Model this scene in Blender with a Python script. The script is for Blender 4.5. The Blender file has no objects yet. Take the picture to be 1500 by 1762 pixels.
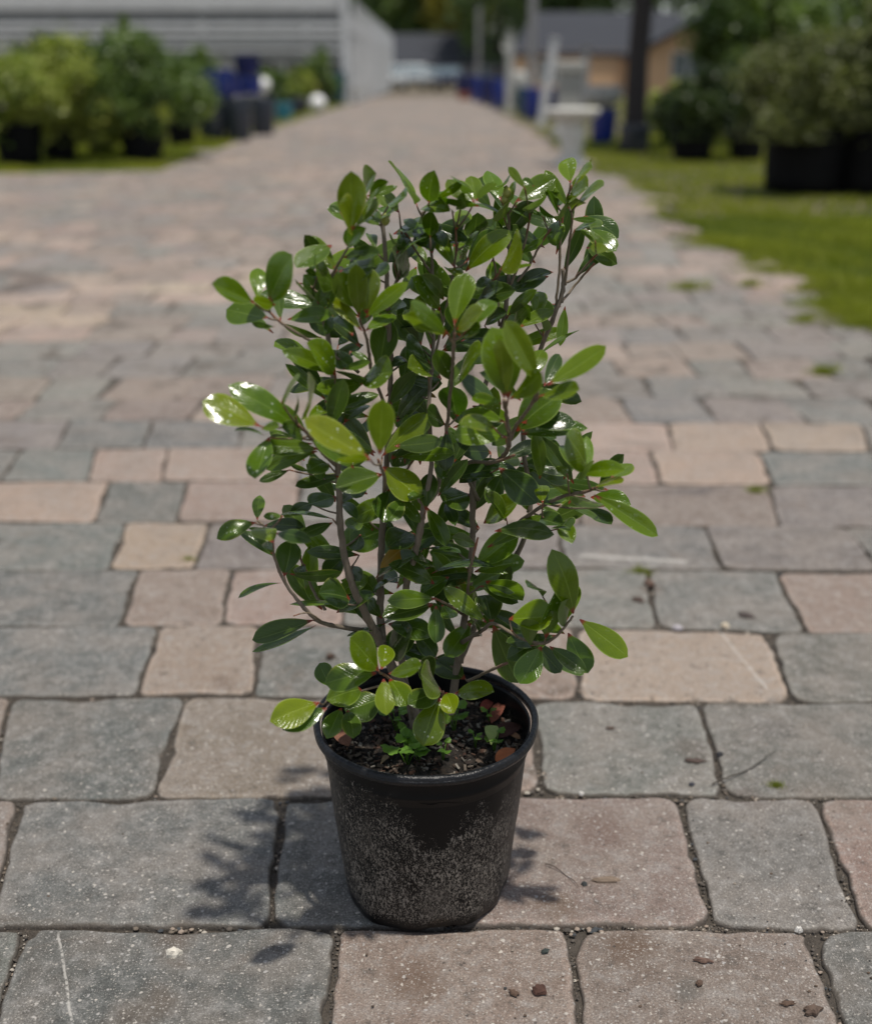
import bpy, math, random
import numpy as np
from mathutils import Vector, Matrix
R = random.Random(7)
NR = np.random.RandomState(5)
rad = math.radians
SC = bpy.context.scene
COL = SC.collection

# ------------------------------------------------------------------ camera
F = 1950.0; TH = math.atan(751 / F); H = 1.0; CX, CY = 750.0, 881.0
cam = bpy.data.cameras.new("camera"); co = bpy.data.objects.new("camera", cam); COL.objects.link(co)
co.location = (0, 0, H); co.rotation_euler = (math.pi / 2 - TH, 0, 0)
cam.sensor_fit = 'HORIZONTAL'; cam.sensor_width = 36; cam.lens = 36 * F / 1500
cam.clip_start = .05; cam.clip_end = 1500
cam.dof.use_dof = True; cam.dof.focus_distance = 1.345; cam.dof.aperture_fstop = 2.75
SC.camera = co
# ------------------------------------------------------------------ world, sun, exposure
W = bpy.data.worlds.new("World"); SC.world = W; W.use_nodes = True
SUN = Vector((.14, -.15, 1)).normalized()
nt = W.node_tree
sky = nt.nodes.new('ShaderNodeTexSky'); sky.sky_type = 'NISHITA'; sky.sun_disc = False
sky.sun_elevation = math.asin(SUN.z); sky.sun_rotation = math.atan2(SUN.x, SUN.y)
bg = nt.nodes['Background']; hs = nt.nodes.new('ShaderNodeHueSaturation'); hs.inputs['Saturation'].default_value = .5; nt.links.new(sky.outputs[0], hs.inputs['Color']); nt.links.new(hs.outputs[0], bg.inputs[0]); bg.inputs[1].default_value = .125   # thin high cloud greys the blue
sl = bpy.data.lights.new("sun", 'SUN'); sl.energy = 3.9; sl.angle = rad(1.6); sl.color = (1, .94, .86)
so = bpy.data.objects.new("sun", sl); COL.objects.link(so)
so.rotation_euler = (-SUN).to_track_quat('-Z', 'Y').to_euler(); so.location = (3, 3, 20)
VS = SC.view_settings
VS.view_transform = 'Standard'; VS.look = 'None'; VS.gamma = 1; VS.exposure = -0.10
SC.cycles.max_bounces = 8; SC.cycles.use_denoising = True

# ------------------------------------------------------------------ picture -> world
def ray(px, py):
    u = px - CX; v = py - CY
    return (u, F * math.cos(TH) - v * math.sin(TH), -(F * math.sin(TH) + v * math.cos(TH)))
def G(px, py, z=0.0):
    x, y, dz = ray(px, py); t = (z - H) / dz
    return Vector((x * t, y * t, z))
def P(px, py, Y):
    x, y, dz = ray(px, py); t = Y / y
    return Vector((x * t, Y, H + dz * t))
def proj(p):
    y = p[1] * math.cos(TH) + (H - p[2]) * math.sin(TH)
    d = (H - p[2]) * math.cos(TH) - p[1] * math.sin(TH)
    return (CX + F * p[0] / y, CY + F * d / y)
def GS(py):           # pixels (of 1500) per metre on the ground at row py
    return (py - 130) * math.cos(TH) / H

# ------------------------------------------------------------------ materials
def newmat(name):
    m = bpy.data.materials.new(name); m.use_nodes = True
    return m, m.node_tree, m.node_tree.nodes['Principled BSDF']
class N:
    def __init__(s, nt): s.nt = nt
    def n(s, t, **k):
        x = s.nt.nodes.new(t)
        for a, b in k.items():
            if a.startswith('i_'):
                x.inputs[int(a[2:])].default_value = b
            else: setattr(x, a, b)
        return x
    def l(s, a, b): s.nt.links.new(a, b)
    def val(s, x, inp):
        if isinstance(x, (int, float)): inp.default_value = x
        elif isinstance(x, tuple): inp.default_value = x if len(x) == 4 or len(inp.default_value) == 3 else x + (1,)
        else: s.l(x, inp)
    def math(s, op, a, b=0.0, c=None, clamp=False):
        x = s.nt.nodes.new('ShaderNodeMath'); x.operation = op; x.use_clamp = clamp
        s.val(a, x.inputs[0]); s.val(b, x.inputs[1])
        if c is not None: s.val(c, x.inputs[2])
        return x.outputs[0]
    def mix(s, f, a, b, mode='MIX'):
        x = s.nt.nodes.new('ShaderNodeMix'); x.data_type = 'RGBA'; x.blend_type = mode
        s.val(f, x.inputs[0]); s.val(a, x.inputs[6]); s.val(b, x.inputs[7])
        return x.outputs[2]
    def step(s, v, lo, hi):
        x = s.nt.nodes.new('ShaderNodeMapRange'); x.interpolation_type = 'SMOOTHSTEP'
        s.val(v, x.inputs[0]); s.val(lo, x.inputs[1]); s.val(hi, x.inputs[2])
        return x.outputs[0]
    def noise(s, vec, scale, detail=4, rough=.55, dist=0):
        x = s.nt.nodes.new('ShaderNodeTexNoise'); x.inputs['Scale'].default_value = scale
        x.inputs['Detail'].default_value = detail; x.inputs['Roughness'].default_value = rough
        x.inputs['Distortion'].default_value = dist
        if vec is not None: s.l(vec, x.inputs['Vector'])
        return x.outputs[0]
    def vor(s, vec, scale, out='Distance', feature='F1'):
        x = s.nt.nodes.new('ShaderNodeTexVoronoi'); x.inputs['Scale'].default_value = scale; x.feature = feature
        if vec is not None: s.l(vec, x.inputs['Vector'])
        return x.outputs[out]
    def bump(s, h, strength, dist, normal=None):
        x = s.nt.nodes.new('ShaderNodeBump'); s.l(h, x.inputs['Height'])
        x.inputs['Strength'].default_value = strength; x.inputs['Distance'].default_value = dist
        if normal is not None: s.l(normal, x.inputs['Normal'])
        return x.outputs[0]
    def obj(s): return s.n('ShaderNodeTexCoord').outputs['Object']
    def uv(s): return s.n('ShaderNodeTexCoord').outputs['UV']
    def attr(s, name='col'):
        return s.n('ShaderNodeAttribute', attribute_name=name)
    def scale(s, vec, sc):
        x = s.nt.nodes.new('ShaderNodeMapping'); s.l(vec, x.inputs[0]); x.inputs['Scale'].default_value = sc
        return x.outputs[0]

def simple(name, col, rough=.7, var=.25, scale=8., bump=0., metal=0., attr=False, spec=.5):
    m, t, b = newmat(name); n = N(t)
    o = n.obj(); ns = n.noise(o, scale, 5)
    c0 = n.attr().outputs['Color'] if attr else col + (1,)
    k = n.math('MULTIPLY_ADD', n.math('SUBTRACT', ns, .5), var * 2, 1.0)
    g = n.n('ShaderNodeCombineColor'); [n.l(k, g.inputs[i]) for i in range(3)]
    n.l(n.mix(1.0, c0, g.outputs[0], 'MULTIPLY'), b.inputs['Base Color'])
    b.inputs['Roughness'].default_value = rough; b.inputs['Metallic'].default_value = metal
    b.inputs['Specular IOR Level'].default_value = spec
    if bump: n.l(n.bump(n.noise(o, scale * 4, 4), bump, .01), b.inputs['Normal'])
    return m

def m_paver():
    m, t, b = newmat('tumbled_paver'); n = N(t); o = n.obj()
    base = n.attr().outputs['Color']
    big = n.noise(o, 9, 4, .6); mid = n.noise(o, 42, 5, .65, .4); fine = n.noise(o, 420, 3, .7)
    c = n.mix(n.step(big, .36, .66), base, n.mix(.42, base, (.25, .215, .185, 1)))
    c = n.mix(n.math('MULTIPLY', n.step(mid, .46, .72), .45), c, (.30, .29, .275, 1))
    c = n.mix(n.math('MULTIPLY', n.step(mid, .47, .27), .55), c, (.05, .048, .045, 1))
    k = n.math('MULTIPLY_ADD', fine, 2.2, -.10, clamp=False)
    g = n.n('ShaderNodeCombineColor'); [n.l(k, g.inputs[i]) for i in range(3)]
    c = n.mix(1.0, c, g.outputs[0], 'MULTIPLY')
    # rust brown stains
    st = n.math('MULTIPLY', n.step(n.noise(o, 5.5, 5, .6, .8), .60, .76), .55)
    c = n.mix(st, c, (.115, .075, .05, 1))
    # placed stains (on the stones where the place has them)
    def spot(px, py, rx, col, amt, ry=None):
        nonlocal c
        p = G(px, py)
        v = n.n('ShaderNodeVectorMath', operation='SUBTRACT'); n.l(o, v.inputs[0]); v.inputs[1].default_value = p
        nz = n.n('ShaderNodeTexNoise'); nz.inputs['Scale'].default_value = 14 / max(rx / .05, .6); nz.inputs['Detail'].default_value = 4
        w = n.n('ShaderNodeVectorMath', operation='MULTIPLY_ADD'); n.l(o, nz.inputs['Vector'])
        s2 = n.n('ShaderNodeVectorMath', operation='SUBTRACT'); n.l(nz.outputs['Color'], s2.inputs[0]); s2.inputs[1].default_value = (.5, .5, .5)
        n.l(s2.outputs[0], w.inputs[0]); w.inputs[1].default_value = (rx * 1.8, rx * 1.8, 0); n.l(v.outputs[0], w.inputs[2])
        sc = n.n('ShaderNodeVectorMath', operation='MULTIPLY'); n.l(w.outputs[0], sc.inputs[0]); sc.inputs[1].default_value = (1 / rx, 1 / (ry or rx), 0)
        ln = n.n('ShaderNodeVectorMath', operation='LENGTH'); n.l(sc.outputs[0], ln.inputs[0])
        f = n.math('MULTIPLY', n.step(ln.outputs['Value'], 1.15, .25), amt)
        c = n.mix(f, c, col + (1,))
    spot(1085, 1625, .045, (.10, .062, .04), .75); spot(705, 1690, .05, (.11, .068, .045), .6)
    spot(1035, 1425, .05, (.12, .075, .06), .55); spot(1175, 1700, .025, (.07, .068, .06), .6)
    spot(385, 1175, .03, (.13, .09, .07), .5); spot(300, 1620, .035, (.10, .07, .05), .55)
    spot(250, 1740, .05, (.11, .075, .05), .35); spot(440, 930, .06, (.12, .10, .09), .6)
    spot(1185, 845, .10, (.07, .06, .06), .75, .035); spot(1290, 945, .04, (.09, .08, .075), .6)
    spot(280, 722, .09, (.08, .07, .065), .7, .04); spot(1245, 520, .16, (.11, .10, .10), .6, .05)
    spot(1290, 1375, .04, (.09, .06, .05), .4); spot(960, 1560, .04, (.12, .08, .05), .5)
    spot(1120, 1015, .03, (.08, .05, .035), .6)
    spot(1195, 1290, .05, (.10, .08, .065), .5, .03); spot(980, 1190, .05, (.11, .08, .06), .6, .02); spot(1250, 1200, .14, (.085, .07, .055), .7, .014)
    spot(1330, 1255, .05, (.09, .085, .08), .45); spot(920, 1330, .02, (.08, .065, .05), .7); spot(130, 745, .12, (.10, .09, .08), .5, .05); spot(420, 640, .12, (.11, .09, .08), .5, .06)
    spot(1110, 760, .10, (.12, .10, .085), .5, .04); spot(1380, 690, .14, (.10, .09, .08), .5, .06); spot(180, 560, .2, (.10, .085, .07), .55, .10); spot(75, 1590, .05, (.09, .075, .06), .5, .015)
    # the dirt ring far left
    p = G(-62, 487)
    v = n.n('ShaderNodeVectorMath', operation='SUBTRACT'); n.l(o, v.inputs[0]); v.inputs[1].default_value = p
    ln = n.n('ShaderNodeVectorMath', operation='LENGTH'); n.l(v.outputs[0], ln.inputs[0])
    d = n.math('ABSOLUTE', n.math('SUBTRACT', n.math('MULTIPLY_ADD', n.noise(o, 7), .16, ln.outputs['Value']), .44))
    c = n.mix(n.math('MULTIPLY', n.step(d, .13, .03), .85), c, (.085, .065, .055, 1))
    # pale scratches: straight segments
    sep = n.n('ShaderNodeSeparateXYZ'); n.l(o, sep.inputs[0])
    def scratch(a, b2, w, amt):
        nonlocal c
        A = G(*a); B = G(*b2); dx, dy = B.x - A.x, B.y - A.y; L = math.hypot(dx, dy); dx /= L; dy /= L
        X = n.math('SUBTRACT', sep.outputs[0], A.x); Y = n.math('SUBTRACT', sep.outputs[1], A.y)
        al = n.math('ADD', n.math('MULTIPLY', X, dx), n.math('MULTIPLY', Y, dy))
        ac = n.math('ABSOLUTE', n.math('ADD', n.math('SUBTRACT', n.math('MULTIPLY', X, dy), n.math('MULTIPLY', Y, dx)), n.math('MULTIPLY_ADD', n.noise(o, 30), .006, -.003)))
        f = n.math('MULTIPLY', n.step(ac, w, w * .35), n.math('MULTIPLY', n.step(al, 0, .02), n.step(al, L, L - .02)))
        f = n.math('MULTIPLY', n.math('MULTIPLY', f, n.step(n.noise(o, 160), .35, .55)), amt)
        c = n.mix(f, c, (.48, .46, .42, 1))
    scratch((100, 1600), (126, 1775), .0022, .75); scratch((1232, 1078), (1325, 1190), .004, .6)
    scratch((990, 955), (1190, 968), .014, .75); scratch((360, 1325), (400, 1395), .001, .4)
    # white aggregate specks of two sizes, and short pale hairs
    for sc, lo, pr, am in ((105, .24, .56, .8), (250, .34, .45, .6), (60, .14, .60, .85), (430, .36, .45, .4)):
        x = n.n('ShaderNodeTexVoronoi'); x.inputs['Scale'].default_value = sc; n.l(o, x.inputs['Vector'])
        pk = n.n('ShaderNodeSeparateColor'); n.l(x.outputs['Color'], pk.inputs[0])
        dd = n.math('ADD', x.outputs['Distance'], n.math('MULTIPLY', n.math('SUBTRACT', n.noise(n.scale(o, (1, 1.6, 1)), sc * 2.2, 3), .5), .75))
        f = n.math('MULTIPLY', n.step(dd, lo, lo * .45), n.math('GREATER_THAN', pk.outputs[0], pr))
        tint = n.mix(pk.outputs[1], (.52, .48, .42, 1), (.36, .35, .34, 1))
        c = n.mix(n.math('MULTIPLY', f, am), c, tint)
    hs = n.noise(n.scale(o, (1, 3.2, 1)), 110, 3, .6, 2.2)
    f = n.math('MULTIPLY', n.step(hs, .60, .68), n.step(n.noise(o, 16), .40, .6))
    c = n.mix(n.math('MULTIPLY', f, .45), c, (.5, .49, .46, 1))
    # dark pits
    pit = n.math('MULTIPLY', n.step(n.vor(o, 75), .16, .08), n.step(n.noise(o, 20), .5, .6))
    c = n.mix(n.math('MULTIPLY', pit, .6), c, (.05, .047, .045, 1))
    # grime that has worked in from the joints
    edge = n.attr().outputs['Alpha']
    gr = n.math('MULTIPLY', n.step(n.math('ADD', edge, n.math('MULTIPLY', n.noise(o, 38, 5, .7), 1.1)), 1.22, .72), .8)
    c = n.mix(gr, c, n.mix(n.noise(o, 300, 2), (.05, .042, .034, 1), (.13, .11, .09, 1)))
    c = n.mix(n.math('MULTIPLY', n.step(n.noise(o, 2.2, 4, .6), .52, .72), .35), c, (.16, .135, .11, 1))
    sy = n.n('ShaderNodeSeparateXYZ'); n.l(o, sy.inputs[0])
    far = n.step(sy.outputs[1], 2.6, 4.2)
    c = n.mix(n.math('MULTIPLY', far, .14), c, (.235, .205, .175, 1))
    blot = n.step(n.noise(o, 5.5, 6, .74, .5), .53, .62)
    c = n.mix(n.math('MULTIPLY', n.math('MULTIPLY', blot, far), .72), c, (.085, .072, .058, 1))
    n.l(c, b.inputs['Base Color'])
    n.l(n.math('MULTIPLY_ADD', mid, -.25, .95), b.inputs['Roughness'])
    b.inputs['Specular IOR Level'].default_value = .3
    h = n.math('ADD', n.math('MULTIPLY', fine, .35), n.math('MULTIPLY', n.noise(o, 70, 6, .7), 1.0))
    h = n.math('SUBTRACT', h, n.math('MULTIPLY', pit, .5))
    nb = n.bump(n.noise(o, 14, 3), .35, .01)
    n.l(n.bump(h, .85, .0032, nb), b.inputs['Normal'])
    return m

def m_leaf():
    m, t, b = newmat('glossy_leaf'); n = N(t); uv = n.uv(); o = n.obj()
    at = n.attr(); base = at.outputs['Color']
    sep = n.n('ShaderNodeSeparateXYZ'); n.l(uv, sep.inputs[0])
    u, v = sep.outputs[0], sep.outputs[1]
    du = n.math('ABSOLUTE', n.math('SUBTRACT', u, .5))            # 0 midrib .. .5 edge
    c = n.mix(n.math('MULTIPLY', n.step(n.noise(o, 55, 4), .35, .75), .35), base, n.mix(1.0, base, (.55, .62, .6, 1), 'MULTIPLY'))
    c = n.mix(n.math('MULTIPLY', n.step(n.noise(o, 26, 3), .50, .72), .30), c, n.mix(1.0, base, (1.7, 1.45, 1.1, 1), 'MULTIPLY'))
    pale = n.mix(.5, n.mix(1.0, base, (2.2, 2.0, 1.6, 1), 'MULTIPLY'), (.28, .36, .12, 1))
    # midrib, side veins, rim
    c = n.mix(n.math('MULTIPLY', n.step(du, .035, .006), n.math('MULTIPLY_ADD', v, -.35, .55)), c, pale)
    vv = n.math('SUBTRACT', n.math('MULTIPLY', v, 11.0), n.math('MULTIPLY', du, 7.0))
    fr = n.math('ABSOLUTE', n.math('SUBTRACT', n.math('FRACT', vv), .5))
    c = n.mix(n.math('MULTIPLY', n.step(fr, .07, .02), .10), c, pale)
    c = n.mix(n.math('MULTIPLY', n.step(du, .44, .495), .75), c, pale)
    # a few brown blemishes and yellowed margins
    bl = n.noise(o, 34, 5, .7)
    c = n.mix(n.math('MULTIPLY', n.step(bl, .66, .72), .6), c, (.16, .11, .02, 1))
    c = n.mix(n.math('MULTIPLY', n.math('MULTIPLY', n.step(du, .36, .48), n.step(n.noise(o, 14, 3), .58, .68)), .5), c, (.24, .24, .03, 1))
    # red leaf stalk
    c = n.mix(n.step(v, .13, .05), c, (.22, .035, .02, 1))
    # dried white droplets on some leaves (alpha channel of the colour says how many)
    x = n.n('ShaderNodeTexVoronoi'); x.inputs['Scale'].default_value = 230; n.l(o, x.inputs['Vector'])
    pk = n.n('ShaderNodeSeparateColor'); n.l(x.outputs['Color'], pk.inputs[0])
    amt = at.outputs['Alpha']
    r = n.math('MULTIPLY_ADD', n.math('POWER', pk.outputs[1], 2.5), .42, .03)
    f = n.math('MULTIPLY', n.step(n.math('SUBTRACT', x.outputs['Distance'], r), .06, -.03), n.math('GREATER_THAN', n.math('MULTIPLY', pk.outputs[0], n.math('MULTIPLY_ADD', amt, .5, .5)), .70))
    f = n.math('MULTIPLY', f, n.math('MULTIPLY', n.math('MULTIPLY', amt, .62), n.step(n.noise(o, 38, 3), .36, .6)))
    c = n.mix(f, c, (.55, .60, .50, 1))
    film = n.math('MULTIPLY', n.math('MULTIPLY', n.step(n.noise(o, 90, 4, .7), .60, .70), amt), .22)
    c = n.mix(film, c, (.34, .40, .32, 1))
    # underside paler and duller
    geo = n.n('ShaderNodeNewGeometry'); back = geo.outputs['Backfacing']
    cb = n.mix(.5, n.mix(1.0, base, (1.3, 1.15, 1.1, 1), 'MULTIPLY'), (.13, .18, .055, 1))
    c = n.mix(back, c, cb)
    n.l(c, b.inputs['Base Color'])
    rg = n.math('ADD', n.math('MULTIPLY_ADD', n.noise(o, 130, 3), .24, .05), n.math('ADD', n.math('MULTIPLY', f, .3), n.math('MULTIPLY', back, .28)))
    n.l(rg, b.inputs['Roughness'])
    b.inputs['Specular IOR Level'].default_value = .5
    h = n.math('ADD', n.math('MULTIPLY', n.noise(o, 90, 4), 1.5), n.math('MULTIPLY', n.step(du, .0, .05), .6))
    h = n.math('ADD', h, n.math('MULTIPLY', n.step(fr, .12, .0), -.25))
    n.l(n.bump(h, .32, .0012), b.inputs['Normal'])
    tr = n.n('ShaderNodeBsdfTranslucent'); n.l(n.mix(1.0, c, (1.5, 1.8, .7, 1), 'MULTIPLY'), tr.inputs[0])
    mx = n.n('ShaderNodeMixShader'); mx.inputs[0].default_value = .27
    n.l(b.outputs[0], mx.inputs[1]); n.l(tr.outputs[0], mx.inputs[2])
    n.l(mx.outputs[0], t.nodes['Material Output'].inputs[0])
    return m

def m_foliage(name, a, bcol, rough=.45, tr_=.3):
    m, t, b = newmat(name); n = N(t)
    c = n.mix(n.attr().outputs['Fac'], a + (1,), bcol + (1,))
    n.l(c, b.inputs['Base Color']); b.inputs['Roughness'].default_value = rough
    tr = n.n('ShaderNodeBsdfTranslucent'); n.l(n.mix(1.0, c, (1.3, 1.5, .6, 1), 'MULTIPLY'), tr.inputs[0])
    mx = n.n('ShaderNodeMixShader'); mx.inputs[0].default_value = tr_
    n.l(b.outputs[0], mx.inputs[1]); n.l(tr.outputs[0], mx.inputs[2])
    n.l(mx.outputs[0], t.nodes['Material Output'].inputs[0])
    return m

def m_pot():
    m, t, b = newmat('splashed_black_plastic'); n = N(t); o = n.obj()
    sep = n.n('ShaderNodeSeparateXYZ'); n.l(o, sep.inputs[0]); z = sep.outputs[2]
    # soil splash: small upright flecks, dense below, thin above, washed clean in patches
    st = n.noise(n.scale(o, (1, 1, .42)), 430, 3, .65, .6)
    st2 = n.noise(n.scale(o, (1, 1, .5)), 800, 2, .5)
    x = sep.outputs[0]; wob = n.math('MULTIPLY', n.math('SUBTRACT', n.noise(o, 55, 4), .5), .10)
    def drip(cx, zl, k):
        zz = n.math('MULTIPLY_ADD', n.math('ABSOLUTE', n.math('SUBTRACT', x, cx)), k, zl)
        return n.step(n.math('SUBTRACT', n.math('ADD', z, wob), zz), -.012, .02)
    clean = n.math('MAXIMUM', n.math('MAXIMUM', drip(.016, .125, 1.5), drip(.085, .165, 2.2)), drip(-.05, .20, 1.2))
    clean = n.math('MAXIMUM', clean, n.step(z, .212, .232))
    hgt = n.step(z, .26, .10)
    cov = n.math('MULTIPLY', n.math('MULTIPLY_ADD', hgt, .5, .5), n.math('SUBTRACT', 1.0, clean))
    cov = n.math('MULTIPLY', cov, n.math('MULTIPLY_ADD', n.noise(o, 24, 4), 1.1, .35))
    cov = n.math('MULTIPLY', cov, n.step(z, .004, .03))
    thr = n.math('MULTIPLY_ADD', cov, -.175, .695)
    f = n.math('ADD', n.step(n.math('SUBTRACT', st, thr), .0, .04), n.math('MULTIPLY', n.step(n.math('SUBTRACT', st2, n.math('ADD', thr, .01)), .0, .05), .7), clamp=True)
    f = n.math('MULTIPLY', f, n.step(cov, .02, .2))
    dirt = n.mix(n.noise(o, 300), (.09, .075, .06, 1), (.42, .38, .33, 1))
    c = n.mix(n.math('MULTIPLY', f, .85), (.005, .005, .0055, 1), dirt)
    sm = n.math('MULTIPLY', n.step(n.noise(n.scale(o, (1, 1, .45)), 34, 5, .7, .6), .50, .68), n.math('MULTIPLY', n.step(cov, .1, .8), .32))
    c = n.mix(sm, c, (.12, .105, .09, 1))
    n.l(c, b.inputs['Base Color'])
    n.l(n.math('MULTIPLY_ADD', f, .45, .42), b.inputs['Roughness'])
    b.inputs['Specular IOR Level'].default_value = .2
    n.l(n.bump(n.math('ADD', f, n.noise(o, 60)), .25, .001), b.inputs['Normal'])
    return m

def m_bark():
    m, t, b = newmat('shrub_bark'); n = N(t); o = n.obj()
    a = n.attr().outputs['Color']
    s1 = n.noise(n.scale(o, (1, 1, .25)), 260, 4, .6); s2 = n.noise(o, 40, 4)
    c = n.mix(n.math('MULTIPLY', n.step(s1, .45, .7), .5), a, n.mix(.6, a, (.36, .31, .25, 1)))
    c = n.mix(n.math('MULTIPLY', n.step(s2, .5, .75), .5), c, n.mix(1.0, a, (.4, .38, .35, 1), 'MULTIPLY'))
    n.l(c, b.inputs['Base Color']); b.inputs['Roughness'].default_value = .8
    n.l(n.bump(s1, .5, .0015), b.inputs['Normal'])
    return m

def m_soil():
    m, t, b = newmat('potting_soil'); n = N(t); o = n.obj()
    a = n.noise(o, 120, 5, .7); v = n.vor(o, 150)
    c = n.mix(n.step(a, .4, .7), (.010, .008, .006, 1), (.05, .036, .026, 1))
    n.l(c, b.inputs['Base Color']); b.inputs['Roughness'].default_value = .9
    n.l(n.bump(n.math('ADD', a, v), 1., .006), b.inputs['Normal'])
    return m

M = {}
M['paver'] = m_paver(); M['leaf'] = m_leaf(); M['pot'] = m_pot(); M['bark'] = m_bark(); M['soil'] = m_soil()
M['dirt'] = simple('joint_dirt', (.085, .072, .058), .95, .6, 60, .9)
M['attr'] = simple('natural_bits', (1, 1, 1), .85, .3, 120, .3, attr=True)
M['lawn_soil'] = simple('lawn_soil', (.12, .10, .065), .95, .5, 3, .5)
M['grass'] = m_foliage('grass_blades', (.11, .15, .016), (.34, .35, .045), .7, .45)
M['seedling'] = m_foliage('seedling_leaves', (.09, .20, .02), (.16, .32, .03), .5, .35)
M['fol_yellow'] = m_foliage('yellow_green_foliage', (.10, .16, .022), (.50, .52, .13))
M['fol_green'] = m_foliage('mid_green_foliage', (.04, .085, .02), (.19, .26, .07))
M['fol_dark'] = m_foliage('dark_foliage', (.016, .034, .012), (.07, .10, .03))
M['fol_olive'] = m_foliage('olive_foliage', (.05, .062, .02), (.25, .27, .10))
M['fol_far'] = m_foliage('far_foliage', (.06, .11, .045), (.17, .24, .09))
M['fol_autumn'] = m_foliage('golden_foliage', (.20, .20, .04), (.55, .45, .07))
M['black_plastic'] = simple('black_plastic', (.006, .006, .0065), .7, .3, 12, spec=.15)
M['blue'] = simple('cobalt_glaze', (.012, .03, .20), .12, .25, 6)
M['navy'] = simple('navy_glaze', (.008, .014, .085), .12, .25, 6)
M['slate'] = simple('slate_glaze', (.030, .038, .052), .2, .3, 6)
M['teal'] = simple('teal_glaze', (.03, .20, .26), .15, .3, 6)
M['teal_dark'] = simple('dark_teal_glaze', (.01, .07, .085), .2, .3, 6)
M['glint_white'] = simple('glint_white', (.85, .85, .82), .15, .05, 6)  # white for the balls that stand in for sun glints
M['terracotta'] = simple('terracotta', (.36, .12, .06), .8, .2, 10)
M['concrete'] = simple('cast_concrete', (.42, .42, .39), .9, .25, 9, .3)
M['concrete_white'] = simple('white_cast_stone', (.62, .61, .56), .85, .15, 9, .3)
M['white_paint'] = simple('weathered_white_paint', (.58, .59, .59), .6, .2, 3)
M['grey_wood'] = simple('grey_wood', (.24, .24, .24), .8, .35, 5, .3)
M['lath'] = simple('weathered_lath', (.66, .67, .67), .8, .3, 2.5)
M['lath_dark'] = simple('dark_lath', (.20, .21, .215), .8, .35, 2.5)
M['dark_wood'] = simple('dark_post', (.05, .055, .055), .8, .3, 5)
M['roof'] = simple('dark_shingle', (.036, .040, .050), .9, .25, 2.5, .3)
M['tan_wall'] = simple('tan_stucco', (.68, .46, .28), .9, .12, 1.5)
M['grey_wall'] = simple('grey_siding', (.18, .18, .18), .9, .2, 1.5)
M['glass'] = simple('window_glass', (.10, .14, .16), .08, .1, 3)
M['tree_bark'] = simple('dark_tree_bark', (.035, .030, .028), .9, .5, 14, .9)
M['car_white'] = simple('white_car_paint', (.42, .44, .45), .25, .03, 2)
M['car_silver'] = simple('silver_car_paint', (.28, .30, .31), .25, .03, 2, 0, .4)
M['car_dark'] = simple('navy_car_paint', (.015, .02, .05), .25, .03, 2)
M['tyre'] = simple('tyre_rubber', (.02, .02, .02), .85, .2, 9)
M['lamp_lens'] = simple('lamp_lens', (.6, .62, .62), .1, .02, 3)
M['bud'] = simple('flower_bud', (.30, .30, .07), .5, .2, 60)

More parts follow.
